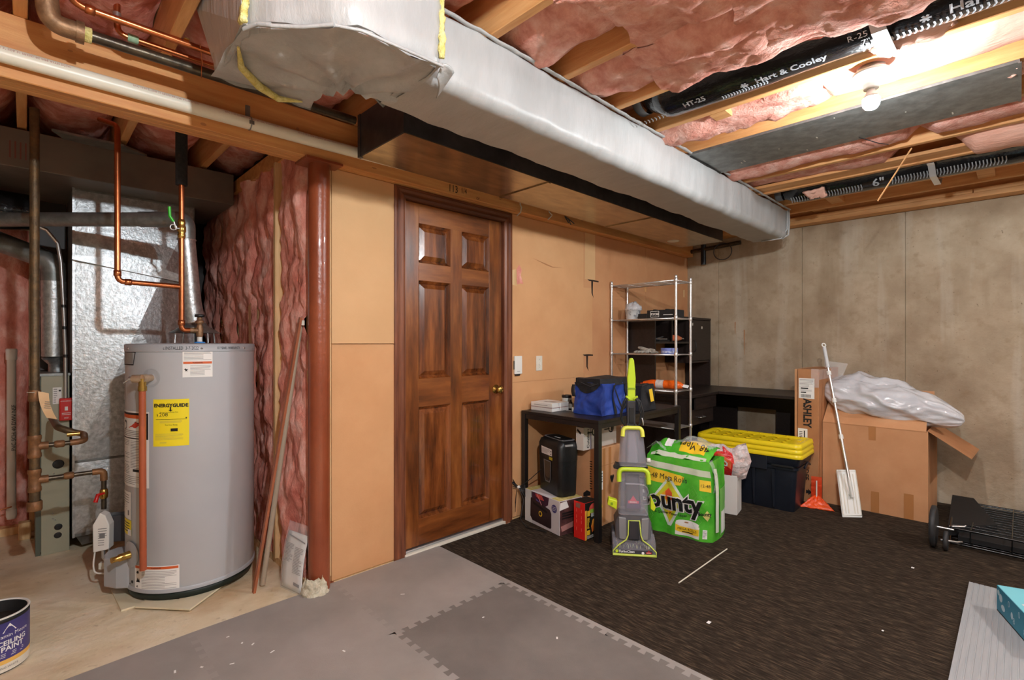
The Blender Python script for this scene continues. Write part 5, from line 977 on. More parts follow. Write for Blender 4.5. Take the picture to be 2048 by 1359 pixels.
t = thing('tape_roll', 'fat roll of blue tape lying on the middle shelf', 'tape', (3.79, 2.02, 1.179)); MB().lathe([(.036, 0), (.066, 0), (.067, .002), (.067, .046), (.066, .048), (.036, .048), (.036, 0)], 32).build('roll', M('blue_tape', (96, 112, 190), (150, 164, 220), 10, .5), t); MB().lathe([(.0675, .006), (.0675, .024)], 24, a0=2.5, a1=4.2).build('paper_band', M('pale_blue_print', (206, 212, 232), (120, 130, 190), 60), t)
t = thing('orange_tarp_roll', 'rolled bright orange plastic with a white label on the lower shelf', 'roll', (3.80, 2.08, .886), R(8))
MB().tube([(0, .17, .036), (0, .12, .04), (0, .10, .038), (0, -.10, .038), (0, -.13, .036), (0, -.165, .03)], [.02, .03, .036, .037, .032, .018], 18).build('roll', M('orange_film', (246, 110, 26), (238, 92, 18), 8, .3, bump=.8, bsc=24), t); MB().lathe([(.0375, -.01), (.0375, .055)], 18, (0, 0, .038), ax='y').build('label', M('tarp_label', (226, 214, 206), (190, 180, 180), 50), t); MB().grid(lambda u, v: (-.02+.03*v+.012*nz(u*6, v*6), -.15-.06*u, .03+.02*v-.012*u), 6, 5).build('loose_end', WHITE, t, solid=.002); MB().grid(lambda u, v: (-.025+.03*v+.012*nz(u*6, v*6, 2), .15+.05*u, .02+.02*v), 6, 5).build('loose_end', ORANGE, t, solid=.003)

# ------------------------------------------------------------------ dark desk with hutch in the corner
t = thing('corner_desk', 'dark espresso L-shaped desk in the corner behind the storage tote', 'desk', (4.55, 2.1, .009), W=True)
B(3.985, 1.935, .80, 5.15, 2.53, .825).build('desktop', ESP, t, bevel=.003); B(4.54, 1.285, .8, 5.15, 1.934, .825).build('desktop_return', ESP, t, bevel=.003)
B(3.985, 1.95, .009, 4.005, 2.52, .7995).build('end_panel', ESP, t); B(4.006, 2.49, .2, 5.15, 2.51, .7995).build('modesty_panel', ESP, t)
B(5.06, 1.97, .009, 5.08, 2.489, .7995).build('back_panel', ESP, t); B(5.06, 1.29, .009, 5.08, 1.61, .7995).build('back_panel', ESP, t); B(5.06, 1.61, .637, 5.08, 1.97, .7995).build('back_rail', ESP, t)
B(4.545, 1.288, .009, 5.058, 1.306, .7995).build('end_panel', ESP, t); B(4.12, 1.95, .69, 4.53, 1.965, .7995).build('apron', ESP, t)
B(4.006, 1.965, .56, 4.5, 1.98, .6895).build('drawer_front', ESP, t); MB().tube(bend([(4.2, 1.964, .62), (4.2, 1.94, .62), (4.3, 1.94, .62), (4.3, 1.964, .62)], .01), .004, 8).build('handle', STEEL, t)
t = thing('desk_hutch', 'dark espresso hutch with open cubbies and a handled door on the desk', 'cabinet', (4.55, 2.4, .8255), W=True)
hy0, hy1 = 2.262, 2.53
B(3.985, hy0, .8255, 4.003, hy1, 1.50).build('side_panel', ESP, t); B(5.10, hy0, .8255, 5.118, hy1, 1.50).build('side_panel', ESP, t)
B(3.985, hy0-.004, 1.5005, 5.118, hy1, 1.522).build('top_panel', ESP, t, bevel=.002); B(4.004, hy0+.01, 1.262, 4.66, hy1, 1.28).build('shelf', ESP, t); B(4.004, hy0+.01, 1.15, 4.66, hy1-.0, 1.166).build('shelf', ESP, t)
B(4.31, hy0+.01, 1.281, 4.326, hy1, 1.50).build('divider', ESP, t); B(4.66, hy0+.01, 1.07, 4.678, hy1, 1.50).build('divider', ESP, t); B(4.679, hy0+.01, 1.07, 5.099, hy1, 1.088).build('cabinet_floor', ESP, t); B(4.004, hy1-.012, 1.281, 4.659, hy1-.002, 1.50).build('back_board', BLACKM, t)
d_ = B(4.685, hy0-.002, 1.092, 5.097, hy0+.014, 1.495).build('door', ESP, t, bevel=.002); MB().tube(arc((4.735, hy0-.003, 1.235), .04, -PI*.5, PI*.5, 10, (0, -.6, 0), (0, 0, 1.4)), .0045, 8).build('handle', BLACK, d_); B(4.70, hy0-.005, 1.44, 4.712, hy0-.0025, 1.465).build('sticker', OFFW, d_); B(4.90, hy0-.005, 1.41, 4.918, hy0-.0025, 1.435).build('sticker', OFFW, d_)
B(4.1, hy0+.02, 1.281, 4.3, hy0+.16, 1.295).build('liner_board', BLACKM, t)
t = thing('pliers', 'silver tool with bare metal handles lying in the hutch cubby', 'tool', (4.17, 2.33, 1.2955)); MB().tube([(-.09, -.03, .012), (0, .0, .02), (.08, .0, .03)], .007, 8).build('handle', STEEL, t); MB().tube([(-.09, .02, .008), (0, .0, .008), (.1, -.03, .008)], .007, 8).build('jaw', STEEL, t)
t = thing('hand_trowel', 'orange handled tool lying in the hutch cubby by the chrome post', 'tool', (4.46, 2.33, 1.281), R(-12)); MB().tube([(-.11, 0, .03), (-.03, 0, .036), (.04, 0, .034), (.10, 0, .03)], [.022, .03, .03, .016], 12).build('body', M('orange_grip', (226, 96, 60), (200, 130, 90), 12, .45), t); MB().tube([(.1, 0, .03), (.14, 0, .028)], .008, 8).build('tip', STEEL, t)
t = thing('red_screwdriver', 'red screwdriver lying on the lower hutch shelf', 'tool', (4.30, 2.32, 1.1665), R(8)); MB().tube([(-.05, 0, .014), (.0, 0, .016), (.06, 0, .014)], [.008, .015, .014], 10).build('grip', RED, t); MB().tube([(.06, 0, .014), (.14, 0, .012)], .004, 8).build('shaft', STEEL, t)
o = B(-.06, -.035, 0, .06, .035, .055).build('small_carton', CARDT, bevel=.002); o.location = (4.42, 2.38, .8255); tag(o, 'small brown carton on the desk under the hutch', 'box')

# ------------------------------------------------------------------ upright carpet cleaner
t = thing('carpet_cleaner', 'grey and lime upright carpet cleaner standing in front of the black table', 'carpet cleaner', (2.575, 1.597, .009), R(-52.1))
def prismY(pts, y0, y1): return MB().prism(pts, y0, y1, lambda x, z, y: (x, y, z))
def lean(z): return .16+.045*(z-.5)
prismY([(-.024, .90), (.024, .90), (.024, .985), (.026, 1.04), (.016, 1.15), (.008, 1.166), (-.008, 1.166), (-.015, 1.15), (-.026, 1.04), (-.024, .985)], .15, .19).build('lime_handle', LIME, t, bevel=.006)
MB().bar((0, .148, .972), (0, .148, .982), .05, .004, (0, 1, 0)).build('handle_groove', M('deep_lime', (130, 160, 20), None), t)
B(-.026, .155, .74, .026, .195, .90).build('upright', GREYD, t, bevel=.006); B(-.014, .15, .76, .014, .156, .86).build('upright_inset', BLACK, t, bevel=.002)
for k, (dx, a) in enumerate(((-.05, .03), (-.043, .018), (.043, .02), (.052, .035), (.036, .012))): MB().tube([(dx*.5, .135, .925), (dx, .13, .90), (dx*1.2+(.01 if dx > 0 else -.01), .13, .82), (dx*1.25, .13, .75+a), (dx*.7, .13, .735), (dx*.5, .14, .76)], .0042, 6).build('power_cord', BLACK, t)
MB().tube([(.06, .125, .80), (.066, .12, .775), (.068, .12, .755)], [.004, .006, .003], 8).build('plug', STEEL, t)
for s_ in (-1, 1): MB().bar((s_*.012, .14, .915), (s_*.034, .13, .93), .012, .012).build('cord_hook', LIME, t)
def tank(z0, z1, wb, wt, yb, yt, dpt, name):
    R4 = lambda w_, y, z: [(w_/2*c, y+(dpt if k > 1 else 0), z) for k, c in enumerate((-1, 1, 1, -1))]
    return stack([rs(wb, yb, yb+dpt, .02, z0), rs(wb, yb, yb+dpt, .022, z0+.015), rs(wt, yt, yt+dpt, .022, z1)], name, SMOKE, t)
tank(.515, .735, .165, .125, .06, .10, .09, 'clean_water_tank'); stack([rs(.07, .095, .14, .015, .53), rs(.055, .115, .155, .015, .72)], 'tank_core', M('grey_core', (128, 124, 134), None, rough=.4), t)
m = MB().tube(bend([(-.06, .085, .69), (-.055, .095, .742), (.055, .095, .742), (.06, .085, .69)], .03, 5), .013, 10); m.build('tank_handle', M('pale_lime', (222, 224, 84), None, rough=.35), t)
MB().lathe([(.0, .0), (.015, .0), (.015, .022), (0, .022)], 14, (.085, .10, .545), ax='x').build('tank_cap', PVCW, t)
B(-.10, .075, .50, .09, .17, .515).build('tank_ledge', BLACK, t, bevel=.004); prismY([(-.115, .50), (-.1, .53), (-.075, .515), (-.09, .495)], .06, .12).build('release_catch', BLACK, t)
tank(.235, .48, .175, .165, .02, .05, .10, 'dirty_water_tank'); stack([rs(.09, .05, .1, .02, .25), rs(.085, .075, .12, .02, .455)], 'tank_core', GREYD, t)
B(-.045, .045, .41, .05, .06, .415).build('float_bar', M('clear_edge', (176, 172, 182), None, rough=.15), t)
m = MB().tube(bend([(-.085, .03, .43), (-.085, .04, .502), (.085, .04, .502), (.088, .03, .42)], .045, 6), .0145, 10); m.build('tank_handle', LIME, t)
Fl_ = Face((0, .018, 0), (1, 0, 0), (0, .11, 1)); poly(Fl_, [(-.04, .268), (.045, .268), (.042, .315), (-.035, .315)], 'badge', M('dark_violet', (66, 40, 84), None, rough=.3), t, .004); poly(Fl_, [(-.022, .31), (.022, .31), (.0, .345)], 'red_mark', M('badge_red', (220, 60, 84), None), t, .005); rect(Fl_, -.03, .298, .032, .314, 'red_mark', MATS['badge_red'], t, .005); text('BISSELL', .014, Fl_, .001, .306, WHITE, t, off=.006)
LIM2 = M('bright_lime', (206, 222, 40), None, rough=.35)
MB().hexa([(-.155, .02, .29), (-.10, .02, .262), (-.155, .07, .29), (-.10, .07, .262), (-.148, .02, .33), (-.096, .02, .315), (-.148, .07, .33), (-.096, .07, .315)]).build('side_pedal', LIM2, t, bevel=.005); B(-.135, .016, .292, -.122, .022, .306).build('pedal_slot', M('deep_lime', (130, 160, 20), None), t)
prismY([(.098, .34), (.104, .345), (.128, .285), (.118, .26), (.098, .275)], .02, .07).build('side_pedal', LIM2, t, bevel=.004)
stack([rs(.21, .03, .19, .03, .085), rs(.215, .03, .2, .03, .18), rs(.16, .03, .17, .03, .238)], 'lower_body', GREYP, t)
prismY([(-.085, .09), (-.04, .085), (-.045, .215), (-.088, .22)], .02, .034).build('grey_panel', M('pale_grey_panel', (140, 138, 140), None, rough=.4), t, bevel=.004); prismY([(.04, .085), (.082, .09), (.088, .22), (.045, .215)], .02, .034).build('grey_panel', MATS['pale_grey_panel'], t, bevel=.004); prismY([(-.03, .09), (.032, .09), (.026, .2), (-.024, .2)], .014, .03).build('nozzle_neck', GREYD, t, bevel=.003)
for s_ in (-1, 1): MB().lathe([(0, -.012), (.06, -.012), (.062, -.008), (.062, .008), (.06, .012), (0, .012)], 24, (s_*.112, .16, .063), ax='x').build('wheel', GREYD, t)
MB().prism([(0, 0), (.155, 0), (.155, .07), (.09, .105), (.03, .085), (.004, .03)], -.125, .128, lambda y, z, x: (x, y, z)).build('nozzle_hood', SMOKE, t, bevel=.006)
BR = M('lime_bristles', (206, 206, 120), (232, 226, 190), 60, .8)
MB().tube([(-.10, .09, .045), (.10, .09, .045)], .016, 10).build('brush_core', GREYD, t); rnd = random.Random(2); m = MB()
for k in range(90):
    x = -.1+.2*rnd.random(); a = 2*PI*rnd.random()+math.floor(x*40); m.bar((x, .09+.014*math.cos(a), .045+.014*math.sin(a)), (x, .09+.036*math.cos(a), .045+.036*math.sin(a)), .0025, .0025)
o = m.build('bristles', BR, t); o['kind'] = 'stuff'
MB().tube([(-.03, .012, .205), (-.034, .008, .12), (-.045, .006, .092), (-.085, .0, .066), (-.122, -.006, .03), (-.125, -.008, .006), (.128, -.008, .006), (.126, -.006, .03), (.09, .0, .066), (.05, .006, .092), (.04, .008, .12), (.032, .012, .205)], .0042, 8, closed=True).build('lime_trim', M('pale_lime_trim', (208, 222, 96), None, rough=.35), t)
B(-.124, -.009, .0, .126, .004, .014).build('lime_sill', MATS['pale_lime_trim'], t, bevel=.003); Fz = Face((0, -.0075, 0), (1, 0, 0), (0, .16, 1)); rect(Fz, -.10, .016, .105, .036, 'nozzle_band', GREYD, t, .002)
text('TurboClean', .019, Fz, -.045, .027, WHITE, t, bold=.0005, off=.003, shear=.2); poly(Fz, circ(10, .009, -.1, .028), 'green_dot', LIME, t, .003); poly(Fz, circ(12, .008, .05, .022), 'white_dot', WHITE, t, .003); rect(Fz, .068, .02, .1, .029, 'red_mark', RED, t, .003); poly(Fz, [(.077, .03), (.091, .03), (.084, .039)], 'red_mark', RED, t, .003); text('BISSELL', .008, Fz, .084, .0245, WHITE, t, off=.004)

# ------------------------------------------------------------------ pack of paper towels
t = thing('paper_towel_pack', 'big green plastic wrapped paper towel pack beside the carpet cleaner', 'paper towels', (3.063, 1.582, .009), R(-84))
W2, HT, DP = .228, .50, .25
def PF(x, z, off=0):                              # bulging front film
    e = (1-(x/W2)**6)*(min(1, (HT-z)*7)); b = .012*math.cos(x/W2*PI*1.5)**2+.010*math.cos(z/HT*PI*2)**2
    return Vector((x*(1-.10*max(0, (z-.32)/.18)**1.5), -(b*max(0, e))-.006*nz(x*9, z*9, 4)-off+.012*(1-max(0, e)), z))
Fp = lambda x, y, off: PF(x, y, off)
m = MB().grid(lambda u, v: PF(-W2+2*W2*u, HT*v), 40, 44)
def hump(u, v): return .05*math.sin(min(1, v*1.2)*PI)*(1-abs(2*u-1)**3)+.02*math.exp(-((u-.18)/.07)**2-((v-.3)/.3)**2)
m.grid(lambda u, v: PF(-W2+2*W2*u, HT)+Vector((0, DP*v, .085*math.sin(v*PI/2)*(1-.4*v)+hump(u, v)+.012*nz(u*5, v*5, 2))), 30, 16)
m.grid(lambda u, v: PF(W2, HT*v)+Vector((.012*math.sin(u*PI)*(1 if v < .62 else .4), DP*u, 0)), 10, 30); m.grid(lambda u, v: PF(-W2, HT*v)+Vector((0, DP*(1-u), 0)), 6, 20); m.grid(lambda u, v: Vector((W2-2*W2*u, DP, (HT)*v)), 8, 8)
m.build('film_wrap', GREEN, t)
def fpoly(pts, name, mat, off=.002): 
    # outline triangulated finely enough to follow the bulge
    P = []
    for i in range(len(pts)):
        a, b = pts[i], pts[(i+1) % len(pts)]; k = max(1, int(math.hypot(b[0]-a[0], b[1]-a[1])/.012))
        P += [(a[0]+(b[0]-a[0])*q/k, a[1]+(b[1]-a[1])*q/k) for q in range(k)]
    k0 = len(P); V = [Vector(p) for p in P]; xs = [p[0] for p in P]; zs = [p[1] for p in P]; nx_ = int((max(xs)-min(xs))/.015); nz_ = int((max(zs)-min(zs))/.015)
    for i in range(1, nx_):
        for j in range(1, nz_):
            x = min(xs)+(max(xs)-min(xs))*i/nx_; z = min(zs)+(max(zs)-min(zs))*j/nz_
            if inside(x, z, P) and min((x-a)**2+(z-b)**2 for a, b in P) > .00005: V.append(Vector((x, z)))
    vv, ee, ff, *_ = MG.delaunay_2d_cdt(V, [(i, (i+1) % k0) for i in range(k0)], [], 1, 1e-6)
    return MB().add([Fp(p.x, p.y, off) for p in vv], [tuple(f) for f in ff], True).build(name, mat, t)
fpoly([(-.226, .425), (.226, .405), (.226, .445), (-.226, .465)], 'pale_band', PALEG, .0016)
fpoly([(-.226, .335), (-.06, .322), (.03, .33), (.055, .385), (.03, .395), (-.226, .42)], 'yellow_banner', GOLD)
text('12-48 Mega Rolls', .05, Fp, -.075, .368, INK, t, off=.005, sx=.86, ang=-.02)
fpoly([(.155, .32), (.222, .315), (.222, .385), (.155, .388)], 'yellow_square', GOLD); text('12-48', .026, Fp, .19, .352, INK, t, off=.005)
fpoly([(-.15, .235), (-.055, .375), (-.035, .375), (.06, .24), (-.03, .055), (-.055, .055)], 'silver_diamond', M('silver_diamond', (196, 212, 196), (222, 232, 220), 12, .2), .0022)
fpoly([(-.135, .235), (-.046, .355), (.045, .237), (-.042, .075)], 'lime_diamond', M('lime_yellow', (196, 206, 44), (226, 210, 60), 10, .3), .003); fpoly([(-.10, .25), (-.046, .305), (.0, .23), (-.042, .10)], 'orange_diamond', M('orange_yellow', (240, 150, 40), (250, 196, 50), 14, .3), .0036)
fpoly([(-.07, .275), (-.046, .30), (-.02, .275), (-.02, .22), (-.065, .22)], 'red_spot', M('red_orange', (232, 90, 50), None), .004)
text('Bounty', .165, Fp, -.05, .215, WHITE, t, bold=.0125, off=.0046, ang=.03, sx=.92); text('Bounty', .165, Fp, -.05, .215, INK, t, bold=.0055, off=.0085, ang=.03, sx=.92)
text('The Quicker Picker Upper', .022, Fp, -.045, .135, INK, t, off=.008, ang=.04, bold=.0004)
fpoly([(.0, .03), (.0, .09), (.04, .10), (.12, .095), (.155, .085), (.155, .012), (.0, .012)], 'roll_picture', M('roll_print', (226, 222, 212), (236, 234, 228), 6, .4), .0024); fpoly(circ(16, .075, .078, .095, .018), 'roll_top', WHITE, .003); fpoly(circ(12, .014, .07, .098, .005), 'roll_core', CARDD, .0038); fpoly([(.002, .038), (.04, .03), (.11, .028), (.153, .032), (.153, .072), (.11, .066), (.04, .068), (.002, .078)], 'yellow_band', GOLD, .0034)
text('MEGA ROLLS', .021, Fp, .078, .054, INK, t, off=.007); lines(Fp, .045, .033, .115, .042, 1, 'small_print', INK, t, .007, .6)
fpoly([(.175, .16), (.2, .20), (.222, .17), (.2, .13)], 'pale_diamond', M('pale_yellow', (226, 222, 130), None), .003); text('Bounty', .034, Fp, .185, .175, INK, t, bold=.0008, off=.006, sx=.8, ang=.08)
fpoly([(.175, .02), (.2, .02), (.2, .075), (.175, .075)], 'white_stamp', WHITE, .003); lines(Fp, .178, .025, .197, .07, 6, 'small_print', GREYINK, t, .004, .35)
for cx, cz in ((.11, .29), (.13, .12), (.09, .20), (-.19, .3), (-.19, .1), (.16, .24)):
    for r_ in (.05, .02): MB().tube([Fp(cx+a*r_*.7, cz+b*r_, .0018) for a, b in ((0, 1), (1, 0), (0, -1), (-1, 0))], .0006, 4, closed=True).build('quilt_line', GREENL, t)
TPf = lambda u, v, off: PF(-W2+2*W2*u, HT)+Vector((0, DP*v, .085*math.sin(v*PI/2)*(1-.4*v)+hump(u, v)+.012*nz(u*5, v*5, 2)+off))
for nm, mt, u0, u1, v0, v1, of in (('yellow_banner', GOLD, .50, .9, .12, .55, .003), ('code_block', WHITE, .24, .36, .2, .5, .003), ('pale_band', PALEG, .05, .95, .0, .07, .002)): MB().grid(lambda u, v: TPf(u0+(u1-u0)*u, v0+(v1-v0)*v, of), 14, 8).build(nm, mt, t)
text('48 Mega', .085, lambda x, y, off: TPf(.70-x/.456, .33-y/.25, off+.004), 0, 0, INK, t, off=.001, sx=.75)
MB().grid(lambda u, v: PF(W2, .06+.40*v)+Vector((.014+.010*math.sin(u*PI), .02+.05*u, 0)), 6, 20).build('seam_fin', PALEG, t); MB().grid(lambda u, v: PF(W2, .02+.30*v)+Vector((.012*math.sin((.4+.6*u)*PI)+.003, .1+.14*u, 0)), 6, 16).build('side_stripe', GREENL, t); MB().grid(lambda u, v: PF(W2, .03+.14*v)+Vector((.012*math.sin((.4+.6*u)*PI)+.005, .12+.11*u, 0)), 6, 8).build('side_label', WHITE, t)
MB().grid(lambda u, v: (-.06+.26*u, .05+.16*v, HT+.075+.06*math.sin(u*PI)*(1-.4*abs(2*v-1))+.012*nz(u*7, v*7, 5)), 20, 12).build('clear_film', CLEAR, t); MB().grid(lambda u, v: (-.21+.13*u, .0+.1*v, HT+.04+.06*(1-abs(2*u-1))*(1-v*.5)+.008*nz(u*6, v*6, 1)), 14, 8).build('clear_film', CLEAR, t)
MB().grid(lambda u, v: PF(W2, HT-.2+.2*v)+Vector((.005+.016*math.sin(v*PI)+.008*nz(u*5, v*9), -.012+.06*u, .01)), 6, 16).build('clear_film', CLEAR, t)
# white box and the snack bag on it
t, Ff, Fr, Ft, Fl = boxed('white_carton', 'plain white carton behind the green paper towel pack', 'box', (3.70, 1.53, .009), -80, .17, .16, .285, M('plain_white_card', (224, 216, 210), (230, 224, 218), 3, .55))
t = thing('snack_bag', 'crumpled red and clear plastic snack bag on the white carton', 'bag', (3.69, 1.50, .296), R(-70))
pb_ = lambda u, v, s: Vector((-.155+.31*u*(1-.12*abs(2*v-1)), s*(.055*max(0,math.sin(u*PI))**.6*max(0,math.sin(v*PI))**.6)+.012*nz(u*6, v*6, s*3)+.04, -.01+.235*v*(1-.15*math.cos(u*2.2))+.02*math.sin(u*6)+.016*nz(u*4, v*4, 7)))
m = MB().grid(lambda u, v: pb_(u, v, -1), 26, 22); m.grid(lambda u, v: pb_(1-u, v, 1), 20, 14); m.build('clear_bag', M('foil_film', (224, 214, 212), (236, 204, 196), 22, .14, bump=1, bsc=26, c3=(196, 176, 172), coat=.4), t)
RB = M('red_film', (206, 24, 30), (226, 60, 50), 10, .18, bump=.9, bsc=24, coat=.4); MB().grid(lambda u, v: pb_(.03+.62*u-.06*v, .05+.86*v-.16*u, -1)+Vector((0, -.004, 0)), 16, 14).build('red_print', RB, t); MB().grid(lambda u, v: pb_(.42+.22*u, .60+.36*v-.1*u, -1)+Vector((0, -.0045, 0)), 8, 8).build('red_print', RB, t); MB().grid(lambda u, v: pb_(.28+.3*u, .5+.2*v-.15*u, -1)+Vector((0, -.006, 0)), 8, 6).build('orange_print', ORNG, t)
text('Yo', .07, lambda x, y, off: pb_(.40+x/.3, .36+y/.24, -1)+Vector((0, -.008, 0)), 0, 0, WHITE, t, ang=1.2, bold=.002)

# ------------------------------------------------------------------ storage tote with its stack of lids
t = thing('storage_tote', 'navy black storage tote under three yellow lids by the concrete wall', 'tote', (4.21, 1.51, .009), R(-88))
# local x runs along the long front side, y into the tote
wl_, dl_ = .70, .33
def trs(w_, d_, z, r=.03): return rs(w_, -d_/2, d_/2, r, z)
stack([trs(.66, .29, 0, .03), trs(.665, .295, .006, .03), trs(.71, .335, .345, .035)], 'tub', TOTEB, t)
stack([trs(.735, .36, .345, .04), trs(.75, .375, .352, .04), trs(.755, .38, .405, .04)], 'rim', TOTEB, t); stack([trs(.728, .352, .315, .04), trs(.73, .354, .335, .04)], 'lower_rim', TOTEB, t)
for x in (-.22, -.08, .06, .2): MB().hexa([(x-.005, -.170, .02), (x+.005, -.170, .02), (x-.005, -.13, .02), (x+.005, -.13, .02), (x-.012, -.185, .31), (x+.012, -.185, .31), (x-.012, -.15, .31), (x+.012, -.15, .31)]).build('rib', TOTEB, t)
B(-.03, -.196, .30, .16, -.186, .40).build('latch_tab', TOTEB, t, bevel=.004); B(.19, -.192, .335, .34, -.1865, .35).build('grip_slot', INK, t, bevel=.002); MB().tube([(.385, -.08, .33), (.39, .0, .36), (.385, .08, .33)], .008, 8).build('side_handle', TOTEB, t)
for k in range(3):
    z = .4065+.036*k; l = thing('tote_lid', ['lowest of the three stacked yellow tote lids', 'middle one of the three stacked yellow tote lids', 'topmost yellow tote lid with raised diamond grid'][k], 'lid', (4.21, 1.51, .009+z), R(-88), 'yellow tote lids'); q = .004*k
    stack([trs(.79-q, .40-q, .0, .045), trs(.795-q, .405-q, .003, .045), trs(.78-q, .39-q, .034, .045), trs(.74-q, .35-q, .0355, .04), trs(.70-q, .31-q, .022, .035)], 'lid_shell', TOTEY, l)
    if k == 2:
        m_ = 0
        for i in range(7):
            for j in range(3):
                x = -.27+.09*i; y = -.085+.085*j; MB().tube([(x-.036, y, .024), (x, y-.03, .024), (x+.036, y, .024), (x, y+.03, .024)], .0045, 5, closed=True).build('raised_diamond', TOTEY, l)
        for x in (-.30, -.2, -.1, .0, .1, .2, .3): B(x-.0015, .158, .024, x+.0015, .178, .036).build('notch_shade', M('lid_shadow_line', (190, 160, 14), None), l);  # darker yellow strips paint the shade of the lid's notches
        for x in (-.32, .32): B(x-.012, .03, .0225, x+.012, .13, .03).build('corner_rib', TOTEY, l, bevel=.003)

# ------------------------------------------------------------------ cartons by the concrete wall
t = thing('furniture_carton', 'tall narrow furniture carton with black lettering standing behind the tote', 'box', (4.7, 1.17, .009), W=True)
B(4.42, 1.098, .009, 5.02, 1.245, 1.06).build('carton', CARDD, t, bevel=.003, seg=1); B(4.425, 1.249, .009, 5.0, 1.268, 1.06).build('spare_board', CARD, t); Fa = Face((4.4198, 1.245, .009), (0, -1, 0), (0, 0, 1))
rect(Fa, .008, .82, .118, .98, 'shipping_label', WHITE, t); lines(Fa, .014, .91, .11, .974, 6, 'small_print', GREYINK, t, .0014, .25); lines(Fa, .022, .893, .075, .908, 1, 'small_print', INK, t, .0014, .7); lines(Fa, .022, .862, .06, .874, 1, 'small_print', INK, t, .0014, .7); lines(Fa, .02, .876, .1, .892, 2, 'small_print', GREYINK, t, .0014, .25)
for k in range(12): rect(Fa, .024+.006*k, .828, .027+.006*k, .852, 'bar', INK, t, .0014)
text('ASHLEY', .078, Fa, .066, .705, INK, t, ang=-PI/2, bold=.0026, off=.0014, sx=.84); rect(Fa, .002, .44, .07, .58, 'white_label', WHITE, t); lines(Fa, .012, .48, .034, .56, 6, 'small_print', INK, t, .0014, .4); rect(Fa, .044, .5, .052, .565, 'code_block', INK, t, .0014)
text('DEF', .05, Fa, .06, .22, INK, t, ang=-PI/2, off=.0014, bold=.0008); poly(Fa, [(.06, .07), (.075, .075), (.075, .06), (.1, .085), (.075, .11), (.075, .095), (.06, .1)], 'arrow_mark', INK, t, .0014)
MB().grid(lambda u, v: (4.418-.003*nz(u*5, v*9), 1.15-.054*u, .92+.145*v), 6, 10).build('clear_tape', CLEAR, t); MB().grid(lambda u, v: (4.42+.3*u, 1.0965-.002*nz(u*5, v*9), .98+.08*v), 10, 6).build('clear_tape', CLEAR, t)
t = thing('big_carton', 'large open brown carton with taped front and spread flaps', 'box', (4.78, .78, .009), W=True)
bx0, bx1, by0, by1, bh = 4.515, 5.06, .45, 1.094, .648
B(bx0, by0, .009, bx0+.006, by1, bh).build('front_side', CARD, t); B(bx1-.006, by0, .009, bx1, by1, bh).build('back_side', CARD, t); B(bx0+.006, by0, .009, bx1-.006, by0+.006, bh).build('end_side', CARD, t); B(bx0+.006, by1-.006, .009, bx1-.006, by1, bh).build('end_side', CARD, t); B(bx0+.006, by0+.006, .009, bx1-.006, by1-.006, .016).build('base', CARDD, t)
MB().hexa([(bx0, by0+.01, bh), (bx0+.006, by0+.01, bh-.002), (bx0, by1, bh), (bx0+.006, by1, bh-.002), (bx0+.17, by0+.02, bh+.125), (bx0+.175, by0+.02, bh+.12), (bx0+.15, by1-.005, bh+.14), (bx0+.155, by1-.005, bh+.135)]).build('front_flap', CARD, t)
MB().hexa([(bx0+.004, by0, bh), (bx1-.01, by0, bh), (bx0+.004, by0+.005, bh+.004), (bx1-.01, by0+.005, bh+.004), (bx0-.01, by0-.225, bh-.155), (bx1-.03, by0-.24, bh-.165), (bx0-.01, by0-.222, bh-.15), (bx1-.03, by0-.236, bh-.16)]).build('end_flap', CARDD, t)
MB().hexa([(bx1-.006, by0+.01, bh), (bx1, by0+.01, bh), (bx1-.006, by1, bh), (bx1, by1, bh), (bx1+.04, by0+.02, bh+.24), (bx1+.046, by0+.02, bh+.24), (bx1+.04, by1, bh+.24), (bx1+.046, by1, bh+.24)]).build('back_flap', CARD, t)
Fb = Face((bx0-.0004, by1, .009), (0, -1, 0), (0, 0, 1))
rect(Fb, .30, .535, .345, .638, 'tape', CARDT, t); rect(Fb, .315, .0, .365, .155, 'tape', CARDT, t); rect(Fb, .51, .0, .565, .18, 'tape', CARDT, t); rect(Fb, 0, .632, .64, .636, 'fold', CARDD, t, .0006)
# milky plastic bag heaped on the carton
def blob(P0, P1, r0, seed, nn=46, mm=34):
    a = Vector(P0); b = Vector(P1); d = (b-a); L = d.length; d.normalize(); x = d.cross(Vector((0, 0, 1))).normalized(); y = x.cross(d)
    def fn(u, v):
        th_ = 2*PI*u; s_ = max(0, math.sin(PI*min(1, max(0, v))))**.36; c = a+d*L*v; dr = (x*math.cos(th_)+y*math.sin(th_)*1.0)
        q = c+dr*.2; n1 = abs(nz(q.x*4, q.y*3, q.z*5+seed, 3)); n2 = abs(noise.noise(q*11+Vector((seed, 0, 0))))
        r_ = r0(v)*s_*(1+.22*noise.noise(q*4+Vector((0, seed, 0)))-.34*n1-.06*n2); return tuple(c+dr*max(r_, .002))
    return MB().grid(fn, nn*2, mm*2, closeu=True)
t = thing('plastic_bag', 'big milky plastic bag heaped on top of the open brown carton', 'bag', (4.78, .78, .78), W=True)
blob((4.66, 1.12, .90), (4.70, .27, .72), lambda v: .195-.055*v, 3).build('bag_body', PLBAG, t); blob((4.75, 1.12, .90), (4.8, .5, .83), lambda v: .185-.02*v, 8).build('bag_fold', PLBAG, t)
MB().grid(lambda u, v: (4.74+.05*v, 1.13-.11*u-.06*v*u+.02*v, .98+.14*v-.02*u+.012*nz(u*8, v*8, 3)), 8, 8).build('bag_corner', CLEAR, t)
